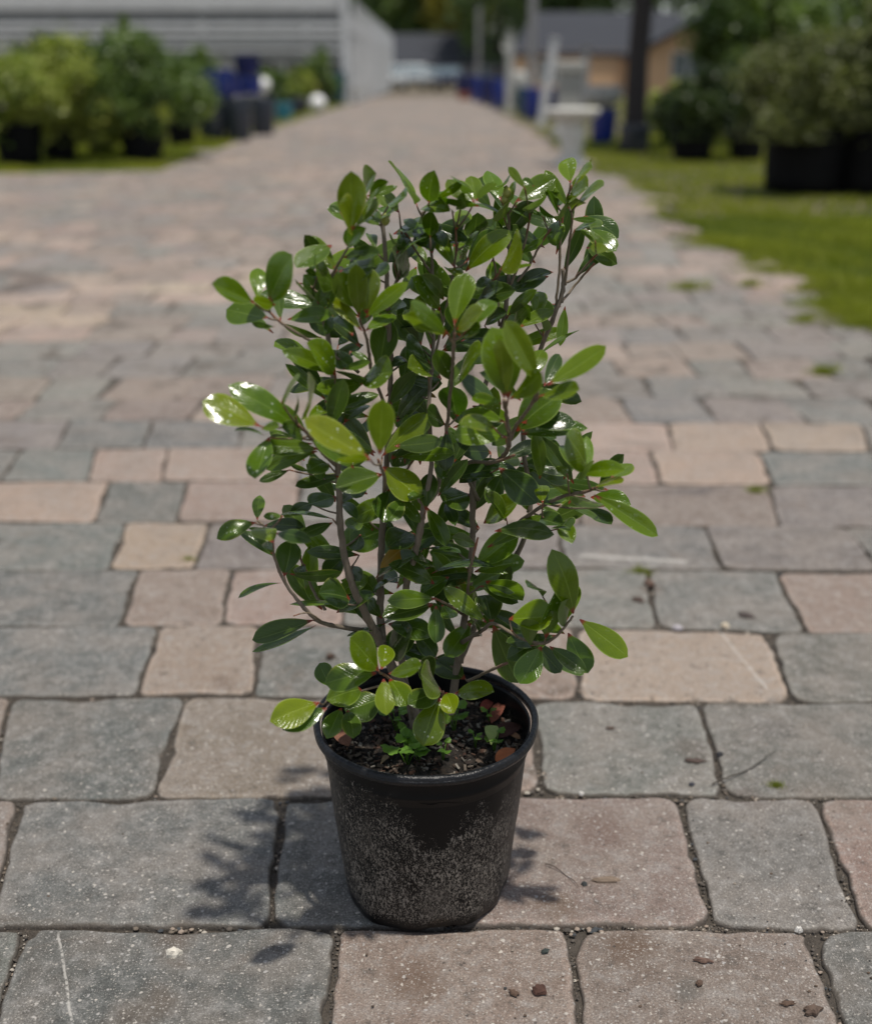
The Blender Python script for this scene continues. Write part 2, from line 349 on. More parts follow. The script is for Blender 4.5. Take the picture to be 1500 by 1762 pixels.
# ------------------------------------------------------------------ objects
def tag(o, label=None, cat=None, group=None, kind=None):
    if label: o['label'] = label
    if cat: o['category'] = cat
    if group: o['group'] = group
    if kind: o['kind'] = kind
    return o
def empty(name, loc, label, cat, group=None, rz=0):
    o = bpy.data.objects.new(name, None); COL.objects.link(o)
    o.location = loc; o.rotation_euler = (0, 0, rz); o.empty_display_size = .1
    return tag(o, label, cat, group)
class MB:
    def __init__(s): s.v = []; s.f = []; s.c = []; s.uv = []
    def add(s, vs, fs, col=None, uv=None):
        k = len(s.v); s.v += [tuple(x) for x in vs]; s.f += [tuple(i + k for i in f) for f in fs]
        s.c += (col if isinstance(col, list) else [col or (1, 1, 1, 1)] * len(vs))
        s.uv += (uv or [(0, 0)] * len(vs))
    def box(s, x0, x1, y0, y1, z0, z1, col=None, mat=None):
        vs = [Vector((x, y, z)) for z in (z0, z1) for y in (y0, y1) for x in (x0, x1)]
        if mat: vs = [mat @ v for v in vs]
        s.add(vs, [(0, 2, 3, 1), (4, 5, 7, 6), (0, 1, 5, 4), (2, 6, 7, 3), (0, 4, 6, 2), (1, 3, 7, 5)], col)
    def lathe(s, prof, n=40, cx=0, cy=0, z=0, caps=True, col=None, fn=None):
        vs = []; fs = []
        for i, (r, h) in enumerate(prof):
            for j in range(n):
                a = 2 * math.pi * j / n
                p = Vector((cx + r * math.cos(a), cy + r * math.sin(a), z + h))
                if fn: p = fn(p, i, a)
                vs.append(p)
        for i in range(len(prof) - 1):
            for j in range(n):
                k = (j + 1) % n
                fs.append((i * n + j, i * n + k, (i + 1) * n + k, (i + 1) * n + j))
        if caps:
            fs.append(tuple(reversed(range(n)))); fs.append(tuple(range((len(prof) - 1) * n, len(prof) * n)))
        s.add(vs, fs, col)
    def tube(s, pts, rs, n=8, cols=None, cap=True):
        pts = [Vector(p) for p in pts]; vs = []; fs = []; cc = []
        up = Vector((.3, .9, .1)).normalized()
        for i, p in enumerate(pts):
            d = (pts[min(i + 1, len(pts) - 1)] - pts[max(i - 1, 0)]).normalized()
            a = d.cross(up); a = a.normalized() if a.length > 1e-4 else d.orthogonal().normalized(); b = d.cross(a)
            for j in range(n):
                t = 2 * math.pi * j / n
                vs.append(p + (a * math.cos(t) + b * math.sin(t)) * rs[i]); cc.append(cols[i] if cols else (1, 1, 1, 1))
        for i in range(len(pts) - 1):
            for j in range(n):
                k = (j + 1) % n; fs.append((i * n + j, i * n + k, (i + 1) * n + k, (i + 1) * n + j))
        if cap: fs.append(tuple(reversed(range(n)))); fs.append(tuple(range((len(pts) - 1) * n, len(pts) * n)))
        s.add(vs, fs, cc)
    def build(s, name, mat, parent=None, smooth=True, mods=None):
        me = bpy.data.meshes.new(name); me.from_pydata(s.v, [], s.f)
        at = me.color_attributes.new('col', 'FLOAT_COLOR', 'POINT')
        at.data.foreach_set('color', np.array([tuple(c) if len(c) == 4 else tuple(c) + (1,) for c in s.c], dtype=np.float32).ravel())
        if any(u != (0, 0) for u in s.uv):
            ul = me.uv_layers.new(name='UVMap'); li = np.empty(len(me.loops), dtype=np.int32); me.loops.foreach_get('vertex_index', li)
            ul.data.foreach_set('uv', np.array(s.uv, dtype=np.float32)[li].ravel())
        if smooth: me.polygons.foreach_set('use_smooth', [True] * len(me.polygons))
        me.materials.append(M[mat]); me.update()
        o = bpy.data.objects.new(name, me); COL.objects.link(o)
        if parent: o.parent = parent
        return o
def quads(name, V, fac, mat, parent=None, per=4):
    """V: (n*per,3) array of separate polygons, fac: n values."""
    n = len(V) // per
    me = bpy.data.meshes.new(name)
    me.vertices.add(len(V)); me.vertices.foreach_set('co', V.astype(np.float32).ravel())
    me.loops.add(len(V)); me.loops.foreach_set('vertex_index', np.arange(len(V), dtype=np.int32))
    me.polygons.add(n); me.polygons.foreach_set('loop_start', np.arange(0, len(V), per, dtype=np.int32))
    me.update(calc_edges=True)
    at = me.color_attributes.new('col', 'FLOAT_COLOR', 'POINT')
    c = np.ones((len(V), 4), dtype=np.float32); c[:, :3] = np.repeat(fac, per)[:, None]; at.data.foreach_set('color', c.ravel())
    me.materials.append(M[mat]); me.validate()
    o = bpy.data.objects.new(name, me); COL.objects.link(o)
    if parent: o.parent = parent
    return o

# ================================================================== GROUND
gm = MB(); gm.add([(-400, -20, -.03), (400, -20, -.03), (400, 900, -.03), (-400, 900, -.03)], [(0, 1, 2, 3)])
tag(gm.build('ground', 'lawn_soil', smooth=False), kind='structure')
XR = lambda Y: 1.86 + .10 * math.sin(Y * 1.3) + .06 * math.sin(Y * 3.1 + 1)      # right edge of the path
def XL(Y):
    if Y < 12.4: return -9.0
    t = min((Y - 12.4) / 9, 1)
    return -9 + 5.9 * min((Y - 12.4) / .9, 1) ** .5 - .15 * t
dm = MB(); ys = [-1, 2, 4, 6, 8, 10, 12.4, 12.6, 13, 13.4, 15, 18, 22, 30, 45, 64]
vs = []
for y in ys: vs += [(XL(y) - .02, y, -.0085), (XR(y) + .03, y, -.0085)]
dm.add(vs, [(2 * i, 2 * i + 1, 2 * i + 3, 2 * i + 2) for i in range(len(ys) - 1)])
tag(dm.build('path_bed', 'dirt', smooth=False), kind='structure')

GREY = (.104, .108, .100); GREY2 = (.130, .126, .115); MAUVE = (.138, .120, .112); TAN = (.225, .168, .135); BROWN = (.168, .132, .108); LTAN = (.268, .203, .162); SAND = (.275, .212, .155)
pv = MB(); GAPS = []
def paver(q, col, lod=0):
    """q: four ground corners (near-left, near-right, far-right, far-left)"""
    q = [Vector((p[0], p[1], 0)) for p in q]
    c = sum(q, Vector()) / 4
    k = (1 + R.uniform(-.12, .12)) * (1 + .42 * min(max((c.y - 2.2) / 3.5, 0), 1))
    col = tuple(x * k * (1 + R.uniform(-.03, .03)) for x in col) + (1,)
    dz = R.uniform(-.0022, .0022); tx = R.uniform(-.006, .006); ty = R.uniform(-.006, .006)
    Z = lambda p, z: (p.x, p.y, z + dz + tx * (p.x - c.x) + ty * (p.y - c.y))
    if lod == 2:
        def ins(d): return [p + (c - p).normalized() * d for p in q]
        a = ins(.004); b = ins(.014)
        pv.add([Z(p, -.012) for p in a] + [Z(p, 0) for p in b], [(0, 1, 5, 4), (1, 2, 6, 5), (2, 3, 7, 6), (3, 0, 4, 7), (4, 5, 6, 7)], col)
        return
    ne, nc = (14, 5) if lod == 0 else (5, 3)
    gap = R.uniform(.0014, .0042)
    pts = []; RR = []
    for i in range(4):
        e1 = (q[i - 1] - q[i]).length; e2 = (q[(i + 1) % 4] - q[i]).length
        rr_ = R.uniform(.012, .03 + (.018 if c.x > .1 else 0)) if lod == 0 else R.uniform(.025, .05)
        RR.append((min(rr_, e1 * .3), min(rr_ * R.uniform(.8, 1.3), e2 * .3)))
    for i in range(4):
        A, B, C_ = q[i - 1], q[i], q[(i + 1) % 4]
        e1 = (A - B); e2 = (C_ - B); r1, r2 = RR[i]
        p1 = B + e1.normalized() * r1; p2 = B + e2.normalized() * r2
        for j in range(nc + 1):
            t = j / nc; pts.append(p1 * (1 - t) ** 2 + B * 2 * t * (1 - t) + p2 * t * t)
        rn = RR[(i + 1) % 4][0]; p3 = C_ - e2.normalized() * rn
        for j in range(1, ne):
            pts.append(p2.lerp(p3, j / ne))
    n = len(pts); ph = [R.uniform(0, 6.28) for _ in range(6)]
    am = .0024 if lod == 0 else .0045
    out = []
    for i, p in enumerate(pts):
        t = 2 * math.pi * i / n
        w = gap + am * (math.sin(3 * t + ph[0]) + .7 * math.sin(7 * t + ph[1]) + .5 * math.sin(13 * t + ph[2]) + .5 * math.sin(23 * t + ph[3])) + (R.uniform(-.0008, .0010) if lod == 0 else 0)
        out.append(p + (c - p).normalized() * max(w, .0005))
    # chips bitten from the edge
    chip = [0] * n
    for _ in range(R.randint(2, 6) if lod == 0 else 0):
        k0 = R.randrange(n); wd = R.randint(1, 4); dp = R.uniform(.0015, .005)
        for s_ in range(-wd, wd + 1): chip[(k0 + s_) % n] = max(chip[(k0 + s_) % n], dp * (1 - abs(s_) / (wd + 1)))
    rings = [(0, -.03), (0, -.0062), (.0012, -.0028), (.0032, -.0010), (.0075, -.0002), (.014, 0), (.028, 0)] if lod == 0 else [(0, -.02), (0, -.006), (.005, -.0015), (.014, 0)]
    vs = []; cc = []
    for d, z in rings:
        for i, p in enumerate(out):
            dd = d + chip[i] * (1.0 if z > -.006 else .6) * ((.15 if d < .02 else 0) if d > .01 else 1)
            vs.append(Z(p + (c - p).normalized() * dd, z - (chip[i] * .5 if 0 < d < .012 else 0)))
            e = 1.0 + (.30 if .001 < d < .008 else 0)
            cc.append(tuple(min(x * e, .6) for x in col[:3]) + ((0, 0, .25, .5, .8, 1, 1)[rings.index((d, z))] if lod == 0 else 1,))
    fs = []
    for r_ in range(len(rings) - 1):
        for i in range(n):
            j = (i + 1) % n; fs.append((r_ * n + i, r_ * n + j, (r_ + 1) * n + j, (r_ + 1) * n + i))
    vs.append(Z(c, .0002)); cc.append(col); b0 = (len(rings) - 1) * n
    fs += [(b0 + i, b0 + (i + 1) % n, len(vs) - 1) for i in range(n)]
    pv.add(vs, fs, cc)
# joint lines, near to far, traced at x = 0,500,1000,1500
J = [(1890, 1888, 1885, 1892), (1598, 1598, 1592, 1602), (1377, 1371, 1366, 1377), (1200, 1196, 1205, 1212), (1079, 1075, 1079, 1092),
     (981, 977, 976, 986), (897, 898, 901, 908), (826, 828, 831, 836), (771, 770, 773, 777), (722, 723, 725, 728)]
def jy(i, x):
    xs = (0, 500, 1000, 1500); return float(np.interp(x, xs, J[i]))
g, g2, mv, tn, br, lt, sd = GREY, GREY2, MAUVE, TAN, BROWN, LTAN, SAND
ROWS = [  # vertical joints (x at far edge, x at near edge), colours between them
    ([(48, -60), (580, 552), (978, 1010), (1392, 1490)], [g, g, br, br, g]),
    ([(35, -20), (490, 462), (765, 772), (1168, 1230), (1402, 1484)], [br, g, g, br, g2, tn]),
    ([(18, -18), (320, 262), (612, 590), (912, 932), (1205, 1248)], [br, g, br, tn, g2, g2]),
    ([(275, 236), (447, 436), (640, 628), (985, 1000), (1322, 1366)], [g, tn, g, tn, lt, g2]),
    ([(240, 208), (399, 382), (600, 590), (840, 845), (1112, 1132), (1335, 1388)], [g, tn, tn, g2, g2, g2, tn]),
    ([(218, 187), (362, 334), (600, 590), (800, 806), (960, 972), (1212, 1246)], [g, sd, mv, tn, mv, g2, mv]),
    ([(190, 163), (323, 304), (521, 508), (700, 700), (990, 1000), (1322, 1342)], [sd, g, tn, g2, tn, br, mv]),
    ([(38, 0), (166, 150), (290, 278), (518, 512), (700, 700), (900, 905), (1120, 1136), (1304, 1332)], [g2, g, lt, lt, g, tn, lt, lt, g]),
    ([(120, 95), (262, 245), (420, 410), (620, 615), (820, 822), (990, 1000), (1148, 1160), (1308, 1330), (1480, 1500)], [mv, g, g, g2, tn, g, lt, lt, lt, g2]),
]
def filler_row(ya0, ya1, x0, x1, dirn, cols, lod=0):
    """random stones from x0 to x1 between two Y (callables of x)"""
    x = x0
    while (x < x1) if dirn > 0 else (x > x1):
        w = R.choice((.20, .27, .27, .36)) * R.uniform(.95, 1.05) * dirn
        if dirn > 0 and x + w > x1 - .1: w = x1 - x
        a, b = sorted((x, x + w))
        paver([(a, ya0(a)), (b, ya0(b)), (b, ya1(b)), (a, ya1(a))], R.choice(cols), lod)
        x += w
allc = [g, g, g2, g2, mv, br, tn]
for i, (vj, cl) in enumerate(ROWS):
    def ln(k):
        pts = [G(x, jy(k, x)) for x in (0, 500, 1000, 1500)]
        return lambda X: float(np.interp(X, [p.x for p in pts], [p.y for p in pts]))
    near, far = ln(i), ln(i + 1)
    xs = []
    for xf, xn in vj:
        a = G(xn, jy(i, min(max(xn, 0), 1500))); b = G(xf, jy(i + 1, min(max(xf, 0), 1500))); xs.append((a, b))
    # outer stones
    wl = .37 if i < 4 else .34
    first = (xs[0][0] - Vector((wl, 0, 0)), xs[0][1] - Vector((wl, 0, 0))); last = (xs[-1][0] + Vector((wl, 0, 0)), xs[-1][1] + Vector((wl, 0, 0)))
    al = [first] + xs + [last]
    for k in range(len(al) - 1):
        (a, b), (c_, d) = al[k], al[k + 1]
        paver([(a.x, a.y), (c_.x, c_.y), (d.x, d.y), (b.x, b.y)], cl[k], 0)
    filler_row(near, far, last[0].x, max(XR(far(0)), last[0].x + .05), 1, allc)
    filler_row(near, far, first[0].x, -3.5, -1, allc)
Yn = ln(9)(0)
y = G(750, 1888).y
for k in range(3):
    y0 = y - .28; filler_row(lambda X: y0, lambda X, y=y: y, -1.6, XR(y), 1, allc); y = y0
# rows beyond, colours drifting in patches
def patchcol(X, Y):
    v = math.sin(X * 1.1 + Y * .7) + math.sin(X * 2.3 - Y * 1.7 + 2) + R.uniform(-1.2, 1.2)
    if v > 1.5: return R.choice((lt, tn, tn, sd))
    if v > .6: return R.choice((br, br, mv, tn))
    return R.choice((g, g2, g2, mv, br)) if Y < 6 else R.choice((g2, g2, br, mv, br, tn))
Y = Yn
wob = lambda X, k: .022 * math.sin(X * 1.7 + k) + .014 * math.sin(X * 5.1 + 2 * k)
k = 0
while Y < 62:
    d = .283 * R.uniform(.93, 1.07); lod = 1 if Y < 7 else 2
    if k == 0: n0 = lambda X: ln(9)(X) if X > -3.5 and X < 2.5 else Yn
    else: n0 = (lambda kk, yy: lambda X: yy + wob(X, kk))(k, Y)
    n1 = (lambda kk, yy: lambda X: yy + wob(X, kk))(k + 1, Y + d)
    x = max(XL(Y), -Y * .62 - .8) - R.uniform(0, .3); xe = XR(Y)
    while x < xe:
        w = R.choice((.20, .27, .27, .36)) * R.uniform(.95, 1.05)
        if x + w > xe + .12: break
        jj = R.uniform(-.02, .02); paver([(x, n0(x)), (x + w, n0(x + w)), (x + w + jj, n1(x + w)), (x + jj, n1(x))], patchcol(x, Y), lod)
        x += w
    Y += d; k += 1
paving = tag(pv.build('path', 'paver'), kind='structure')

# gravel and grit lying in the joints
gv = MB()
def stone(mb, p, r, col, flat=.6):
    vs = []; a0 = R.uniform(0, 6.28)
    for z, rr in ((-.5, .7), (.1, 1.), (.6, .62)):
        for j in range(6):
            a = a0 + j * 1.047; q = rr * r * R.uniform(.75, 1.2)
            vs.append((p[0] + q * math.cos(a), p[1] + q * math.sin(a) * .8, p[2] + z * r * flat))
    vs.append((p[0], p[1], p[2] + .85 * r * flat))
    fs = [(i * 6 + j, i * 6 + (j + 1) % 6, (i + 1) * 6 + (j + 1) % 6, (i + 1) * 6 + j) for i in range(2) for j in range(6)] + [(12 + j, 12 + (j + 1) % 6, 18) for j in range(6)]
    mb.add(vs, fs, col)
GC = [(.10, .085, .07, 1), (.16, .13, .10, 1), (.07, .06, .05, 1), (.42, .38, .32, 1), (.30, .24, .19, 1), (.05, .055, .06, 1)]
for i in range(len(J) - 1):
    for _ in range(520 if i < 6 else 150):
        x = R.uniform(-40, 1540) if R.random() < .35 else R.uniform(880, 1540)
        if math.sin(x * .021 + i * 2) + math.sin(x * .057 + i) < R.uniform(-1.6, .9): continue
        p = G(x, jy(i, x) + R.uniform(-3, 3)); r = abs(R.gauss(0, .0016)) + .0007
        stone(gv, (p.x, p.y + R.gauss(0, .0045), -.0065 + R.uniform(0, .003)), r, R.choice(GC[:3] * 3 + GC))
    vj = ROWS[i][0] if i < len(ROWS) else []
    for _ in range(1500 if i < 6 else 0):
        x = R.uniform(-40, 1540); p = G(x, jy(i, x)); q = Vector((p.x, p.y + R.gauss(0, .0035), -.005 + R.uniform(-.001, .0025))); z = R.uniform(.0004, .0011)
        gv.add([q + Vector((R.uniform(-z, z), R.uniform(-z, z), R.uniform(-z, z))) * 1.3 for _k in range(4)], [(0, 1, 2), (0, 2, 3), (0, 3, 1), (1, 3, 2)], R.choice(GC[:3] * 2 + GC))
    for xf, xn in vj:
        for _ in range(220 if i < 6 else 0):
            t = R.random(); yy = jy(i, xn) * (1 - t) + jy(i + 1, xf) * t; p = G(xn * (1 - t) + xf * t, yy); z = R.uniform(.0004, .0011)
            q = Vector((p.x + R.gauss(0, .003), p.y, -.005 + R.uniform(-.001, .0025)))
            gv.add([q + Vector((R.uniform(-z, z), R.uniform(-z, z), R.uniform(-z, z))) * 1.3 for _k in range(4)], [(0, 1, 2), (0, 2, 3), (0, 3, 1), (1, 3, 2)], R.choice(GC[:3] * 2 + GC))
        for _ in range(60):
            t = R.random(); yy = jy(i, xn) * (1 - t) + jy(i + 1, xf) * t; p = G(xn * (1 - t) + xf * t, yy)
            stone(gv, (p.x + R.uniform(-.004, .004), p.y, -.007 + R.uniform(0, .003)), abs(R.gauss(0, .0014)) + .0007, R.choice(GC[:3] * 3 + GC))
for (px, py, n_, sp) in ((1225, 1610, 26, 20), (900, 1360, 22, 26), (1010, 1600, 22, 30), (1190, 1375, 18, 24), (330, 1597, 16, 60), (950, 1330, 20, 12), (1395, 1215, 22, 60), (1010, 1195, 14, 14)):
    for _ in range(n_):
        p = G(px + R.gauss(0, sp), py + R.gauss(0, 3)); stone(gv, (p.x, p.y, -.003), R.uniform(.002, .0052), R.choice(GC))
for _ in range(260):                # crumbs of bark and grit strewn over the stones
    px = R.choice((R.uniform(880, 1520), R.uniform(-20, 1520))); py = R.uniform(1010, 1770); p = G(px, py)
    if abs(px - 730) < 160 and py < 1600: continue
    stone(gv, (p.x, p.y, .0008), R.choice((.0008, .001, .0014, .0022)), R.choice(((.05, .035, .025, 1), (.09, .06, .04, 1), (.04, .04, .04, 1), (.25, .21, .17, 1))), .5)
tag(gv.build('joint_gravel', 'attr', smooth=False), 'loose grit and small gravel lying in the joints between the pavers', kind='stuff')

# single bits lying on the stones
def bit(px, py, ln_, wd, ang, col, name, label, cat, ht=.35):
    if ht > .65 and col[0] < .1: ht = .42; wd *= .8
    p = G(px, py, .003); mb = MB(); n = 7; vs = []; cc = []
    for z, s in ((0, 1), (.55, .95), (1., .6)):
        for j in range(n * 2):
            a = math.pi * j / n; k_ = 1 + .16 * math.sin(2.3 * j + px) + .12 * math.sin(4.1 * j + py) + R.uniform(-.16, .12)
            x = math.cos(a) * ln_ / 2 * s * k_; y_ = math.sin(a) * wd / 2 * s * k_
            vs.append((x * math.cos(ang) - y_ * math.sin(ang), x * math.sin(ang) + y_ * math.cos(ang), z * wd * ht * R.uniform(.75, 1.1)))
            f = R.uniform(.8, 1.2); cc.append(tuple(c * f for c in col) + (1,))
    m = n * 2
    fs = [(i * m + j, i * m + (j + 1) % m, (i + 1) * m + (j + 1) % m, (i + 1) * m + j) for i in range(2) for j in range(m)] + [tuple(range(2 * m, 3 * m)), tuple(reversed(range(m)))]
    mb.add(vs, fs, cc); o = mb.build(name, 'attr', smooth=False); o.location = (p.x, p.y, .0015); return tag(o, label, cat, 'bits of debris lying on the pavers')
WC = (.10, .062, .042)
bit(298, 1642, .019, .013, .2, (.62, .58, .50), 'pebble', 'cream pebble alone on the grey paver at the front left', 'pebble', .7)
bit(1042, 1515, .040, .010, .02, (.20, .15, .11), 'wood_chip', 'pale brown woodchip like a short roll on the paver right of the pot', 'wood chip', .6)
bit(1209, 1652, .023, .007, -.15, (.13, .08, .06), 'wood_chip', 'thin brown chip in the middle of the brown front paver', 'wood chip', .5)
bit(1203, 1692, .010, .008, .8, WC, 'wood_chip', 'tiny dark chip just below the thin brown chip on the front paver', 'wood chip', .5)
bit(928, 1704, .019, .014, .1, (.075, .035, .024), 'wood_chip', 'dark red brown chip on the front paver in front of the pot', 'wood chip', .5)
bit(884, 1708, .013, .008, -.7, WC, 'wood_chip', 'narrow dark chip left of the red brown chip on the front paver', 'wood chip', .4)
bit(1355, 1726, .017, .007, .1, WC, 'wood_chip', 'flat brown chip low on the right edge of the brown front paver', 'wood chip', .4)
bit(1398, 1739, .022, .014, .5, (.11, .075, .055), 'wood_chip', 'chunky brown chip beside the lower right vertical joint', 'wood chip', .5)
bit(1005, 1521, .009, .010, .4, (.035, .04, .04), 'pebble', 'small dark stone at the left end of the rolled woodchip', 'pebble', .7)
bit(938, 1636, .010, .009, .4, (.035, .045, .04), 'pebble', 'dark greenish pebble at the top of the paver in front of the pot', 'pebble', .7)
bit(1238, 1297, .013, .011, .4, (.03, .03, .033), 'pebble', 'black pebble in the joint between the two grey right pavers', 'pebble', .8)
bit(1190, 1349, .009, .009, .4, (.04, .042, .055), 'pebble', 'bluish black pebble near the far edge of the brown paver', 'pebble', .8)
bit(568, 1130, .015, .013, .4, (.075, .045, .03), 'wood_chip', 'dark crumb on the grey paver behind the pot rim', 'wood chip', .6)
bit(1118, 1006, .030, .018, -1.0, (.12, .075, .055), 'wood_chip', 'brown lump on the far grey paver right of the shrub', 'wood chip', .6)
bit(1098, 1033, .026, .014, -.6, (.11, .075, .06), 'wood_chip', 'smaller brown lump nearer than the lump on the far grey paver', 'wood chip', .6)
bit(1283, 1059, .032, .022, -.4, (.07, .055, .05), 'wood_chip', 'flat dark flake on the grey paver far right of the shrub', 'wood chip', .3)
bit(1195, 1808 - 500, .030, .012, -.1, (.08, .055, .045), 'wood_chip', 'dark flake at the joint between the grey pavers right of the pot', 'wood chip', .3)
bit(1050, 1297 - 45, .015, .007, .1, (.10, .07, .055), 'wood_chip', 'little brown flake on the grey paver just right of the pot rim', 'wood chip', .4)
bit(1247, 1078, .016, .013, .1, (.58, .50, .38), 'pebble', 'cream pebble in the joint above the long tan paver', 'pebble', .7)
bit(1165, 1081, .020, .012, .1, (.50, .47, .50), 'pebble', 'pinkish white pebble left of the cream one in the far joint', 'pebble', .6)
bit(1000, 1366, .007, .006, .1, (.66, .64, .60), 'pebble', 'white pebble in the joint right of the pot', 'pebble', .8)
bit(1374, 1601, .009, .008, .1, (.60, .58, .54), 'pebble', 'bright white pebble in the joint at the lower right', 'pebble', .8)
bit(1410, 1295, .004, .003, .1, (.05, .05, .05), 'pebble', 'black speck of stone on the right grey paver', 'pebble', .8)
def twig(a, b, r, label, col, bow=.006):
    A = G(*a, .004); B = G(*b, .004); mb = MB(); n = 9
    s_ = (B - A).cross(Vector((0, 0, 1))).normalized()
    pts = [A.lerp(B, i / n) + s_ * bow * math.sin(math.pi * i / n) + Vector((0, 0, .002 * math.sin(i))) for i in range(n + 1)]
    pts = [p - A for p in pts]
    mb.tube(pts, [r * (1 - .5 * i / n) for i in range(n + 1)], 6, [col] * (n + 1)); o = mb.build('dry_twig', 'attr'); o.location = A
    tag(o, label, 'twig', 'thin dry twigs on the pavers')
twig((1225, 1350), (1335, 1292), .0012, 'thin dark twig slanting across the grey paver right of the pot', (.05, .04, .03, 1))
twig((938, 1487), (995, 1527), .0007, 'hair thin stalk on the brown paver beside the pot', (.05, .035, .03, 1), -.006)

# ================================================================== LAWN
def blades(name, xs, ys, hh, label, mat='grass', w=.006):
    n = len(xs); a = NR.uniform(0, 6.28, n); h = hh * NR.uniform(.5, 1.3, n); ww = w * NR.uniform(.7, 1.4, n)
    lx = NR.normal(0, .5, n) * h; ly = NR.normal(0, .5, n) * h
    V = np.zeros((n, 3, 3)); V[:, 0, 0] = xs - np.cos(a) * ww; V[:, 0, 1] = ys - np.sin(a) * ww
    V[:, 1, 0] = xs + np.cos(a) * ww; V[:, 1, 1] = ys + np.sin(a) * ww
    V[:, 2, 0] = xs + lx; pt = np.sin(xs * 3.1 + ys * 1.3) + np.sin(xs * 1.3 - ys * 2.9 + 1) + np.sin(xs * 7.3 + ys * 5.1); h = h * np.clip(.62 + .42 * pt, .04, 1.5); V[:, 2, 1] = ys + ly; V[:, 2, 2] = h; V[:, :2, 2] = -.03
    fac = np.clip(.5 + .22 * pt + NR.normal(0, .25, n), 0, 1)
    return tag(quads(name, V.reshape(-1, 3), fac, mat, None, 3), label, kind='stuff')
def area(n, x0, x1, y0, y1, ok):
    x = NR.uniform(x0, x1, n); y_ = NR.uniform(y0, y1, n); m = ok(x, y_); return x[m], y_[m]
xr = np.vectorize(XR)
x1, y1 = area(110000, 1.7, 5.2, 3.0, 9, lambda x, y_: x > xr(y_) + np.random.RandomState(3).normal(0, .05, x.shape) + .05 * np.sin(y_ * 9) + .04 * np.sin(y_ * 23) + .02)
x2, y2 = area(60000, 1.8, 12, 9, 22, lambda x, y_: x > xr(y_))
x3, y3 = area(20000, 1.7, 9, 22, 60, lambda x, y_: x > xr(y_))
blades('grass', np.concatenate([x1, x2, x3]), np.concatenate([y1, y2, y3]), .035, 'short yellow green lawn to the right of the path', w=.010)
x1, y1 = area(70000, -9, -2.6, 12.4, 20, lambda x, y_: x < np.vectorize(XL)(y_))
x2, y2 = area(40000, -12, -2.6, 20, 46, lambda x, y_: x < np.vectorize(XL)(y_))
blades('grass', np.concatenate([x1, x2]), np.concatenate([y1, y2]), .05, 'grass strip under the nursery pots left of the path', w=.016)
def verge():
    n = 26000; y_ = NR.uniform(3.0, 11, n); off = np.abs(NR.normal(0, .13, n)) * np.clip(.5 + .8 * np.sin(y_ * 5.3) + .6 * np.sin(y_ * 13.1 + 1), .05, 2)
    return xr(y_) - off + .05, y_
vx, vy = verge(); blades('grass', vx, vy, .02, 'sparse grass creeping from the lawn edge over the outer pavers', w=.006)
sp = MB()
for _ in range(900):
    y_ = R.uniform(2.8, 9); x = XR(y_) - abs(R.gauss(0, .16)); stone(sp, (x, y_, .001), R.uniform(.003, .012), R.choice(((.10, .08, .06, 1), (.07, .055, .04, 1), (.15, .12, .09, 1))), .35)
tag(sp.build('soil_crumbs', 'attr', smooth=False), 'soil crumbs spilled from the lawn onto the edge of the paving', kind='stuff')
for i, (px, py, r, lb) in enumerate(((1178, 497, .10, 'weed tuft in a joint near the middle of the right paving'), (1293, 452, .13, 'weed tuft at the lawn edge, farthest of the row of tufts'), (1322, 468, .12, 'weed tuft just right of the farthest tuft at the lawn edge'),
                                 (1290, 492, .06, 'small weed tuft below the pair of tufts at the lawn edge'), (1385, 500, .15, 'wide weed tuft where the paving meets the lawn'), (1424, 522, .13, 'weed tuft right of the wide tuft at the lawn edge'),
                                 (1380, 552, .05, 'yellowish weed tuft nearer than the wide one'), (1415, 642, .05, 'low weed tuft below the sandy paver on the right'), (1480, 560, .13, 'weed tuft at the right end of the paving edge'),
                                 (1125, 350, .09, 'weed tuft beside the far lawn edge near the top of the shrub'), (1100, 985, .022, 'tiny olive weed in the joint under the white scrape'), (1335, 1352, .012, 'tiny moss tuft in the joint near the thin twig'),
                                 (325, 963, .014, 'tiny green weed in the joint beside the sandy left paver'), (1300, 845, .025, 'tiny weed in the joint by the dark stain on the right'))):
    c = G(px, py); n = 420; t = NR.uniform(0, 6.28, n); rr = np.clip(np.abs(NR.normal(0, r * .42, n)), 0, r * .75) * (1 + .5 * np.sin(3 * t + i))
    V = blades('weed_tuft', np.cos(t) * rr * 1.5, np.sin(t) * rr * .7, min(r * .6, .04), None, w=.003 if r > .03 else .0012)
    V.location = (c.x, c.y, 0); V.pop('kind', None) if 'kind' in V.keys() else None
    tag(V, lb, 'weed', 'weed tufts growing in the paver joints')

# ================================================================== THE POT
PC = Vector((-.0125, 1.230, 0))
pot = empty('plant_pot', PC, 'black plastic nursery pot with soil splashes standing on the pavers', 'pot')
body = MB(); HB = .247
prof = [(.090, .004), (.100, .0), (.1035, .003), (.106, .012)] + [(.107 + .0215 * t, .012 + .227 * t) for t in (.06, .12, .25, .4, .6, .8, .885)] + [(.1283, .2155), (.1283, .219), (.1276, .2205), (.1285, .239)]
def dent(p, i, a):
    if i <= 5:                       # moulded feet and the crumpled lower front edge
        f = .0035 * math.sin(a * 5 + .6) + .0022 * math.sin(a * 11 + 1)
        fr = math.exp(-((a - 4.95) / .28) ** 2)
        rr = Vector((math.cos(a), math.sin(a), 0))
        p = p + rr * (f - .007 * fr) * (1 - i / 7)
        if i < 4: p.z += .006 * fr + .0025 * max(0, math.sin(a * 5))
    p = p + Vector((math.cos(a), math.sin(a), 0)) * (.0012 * math.sin(2 * a + 1) + .0006 * math.sin(5 * a))
    return p
outer = prof + [(.1295, .241), (.1297, .2455)]
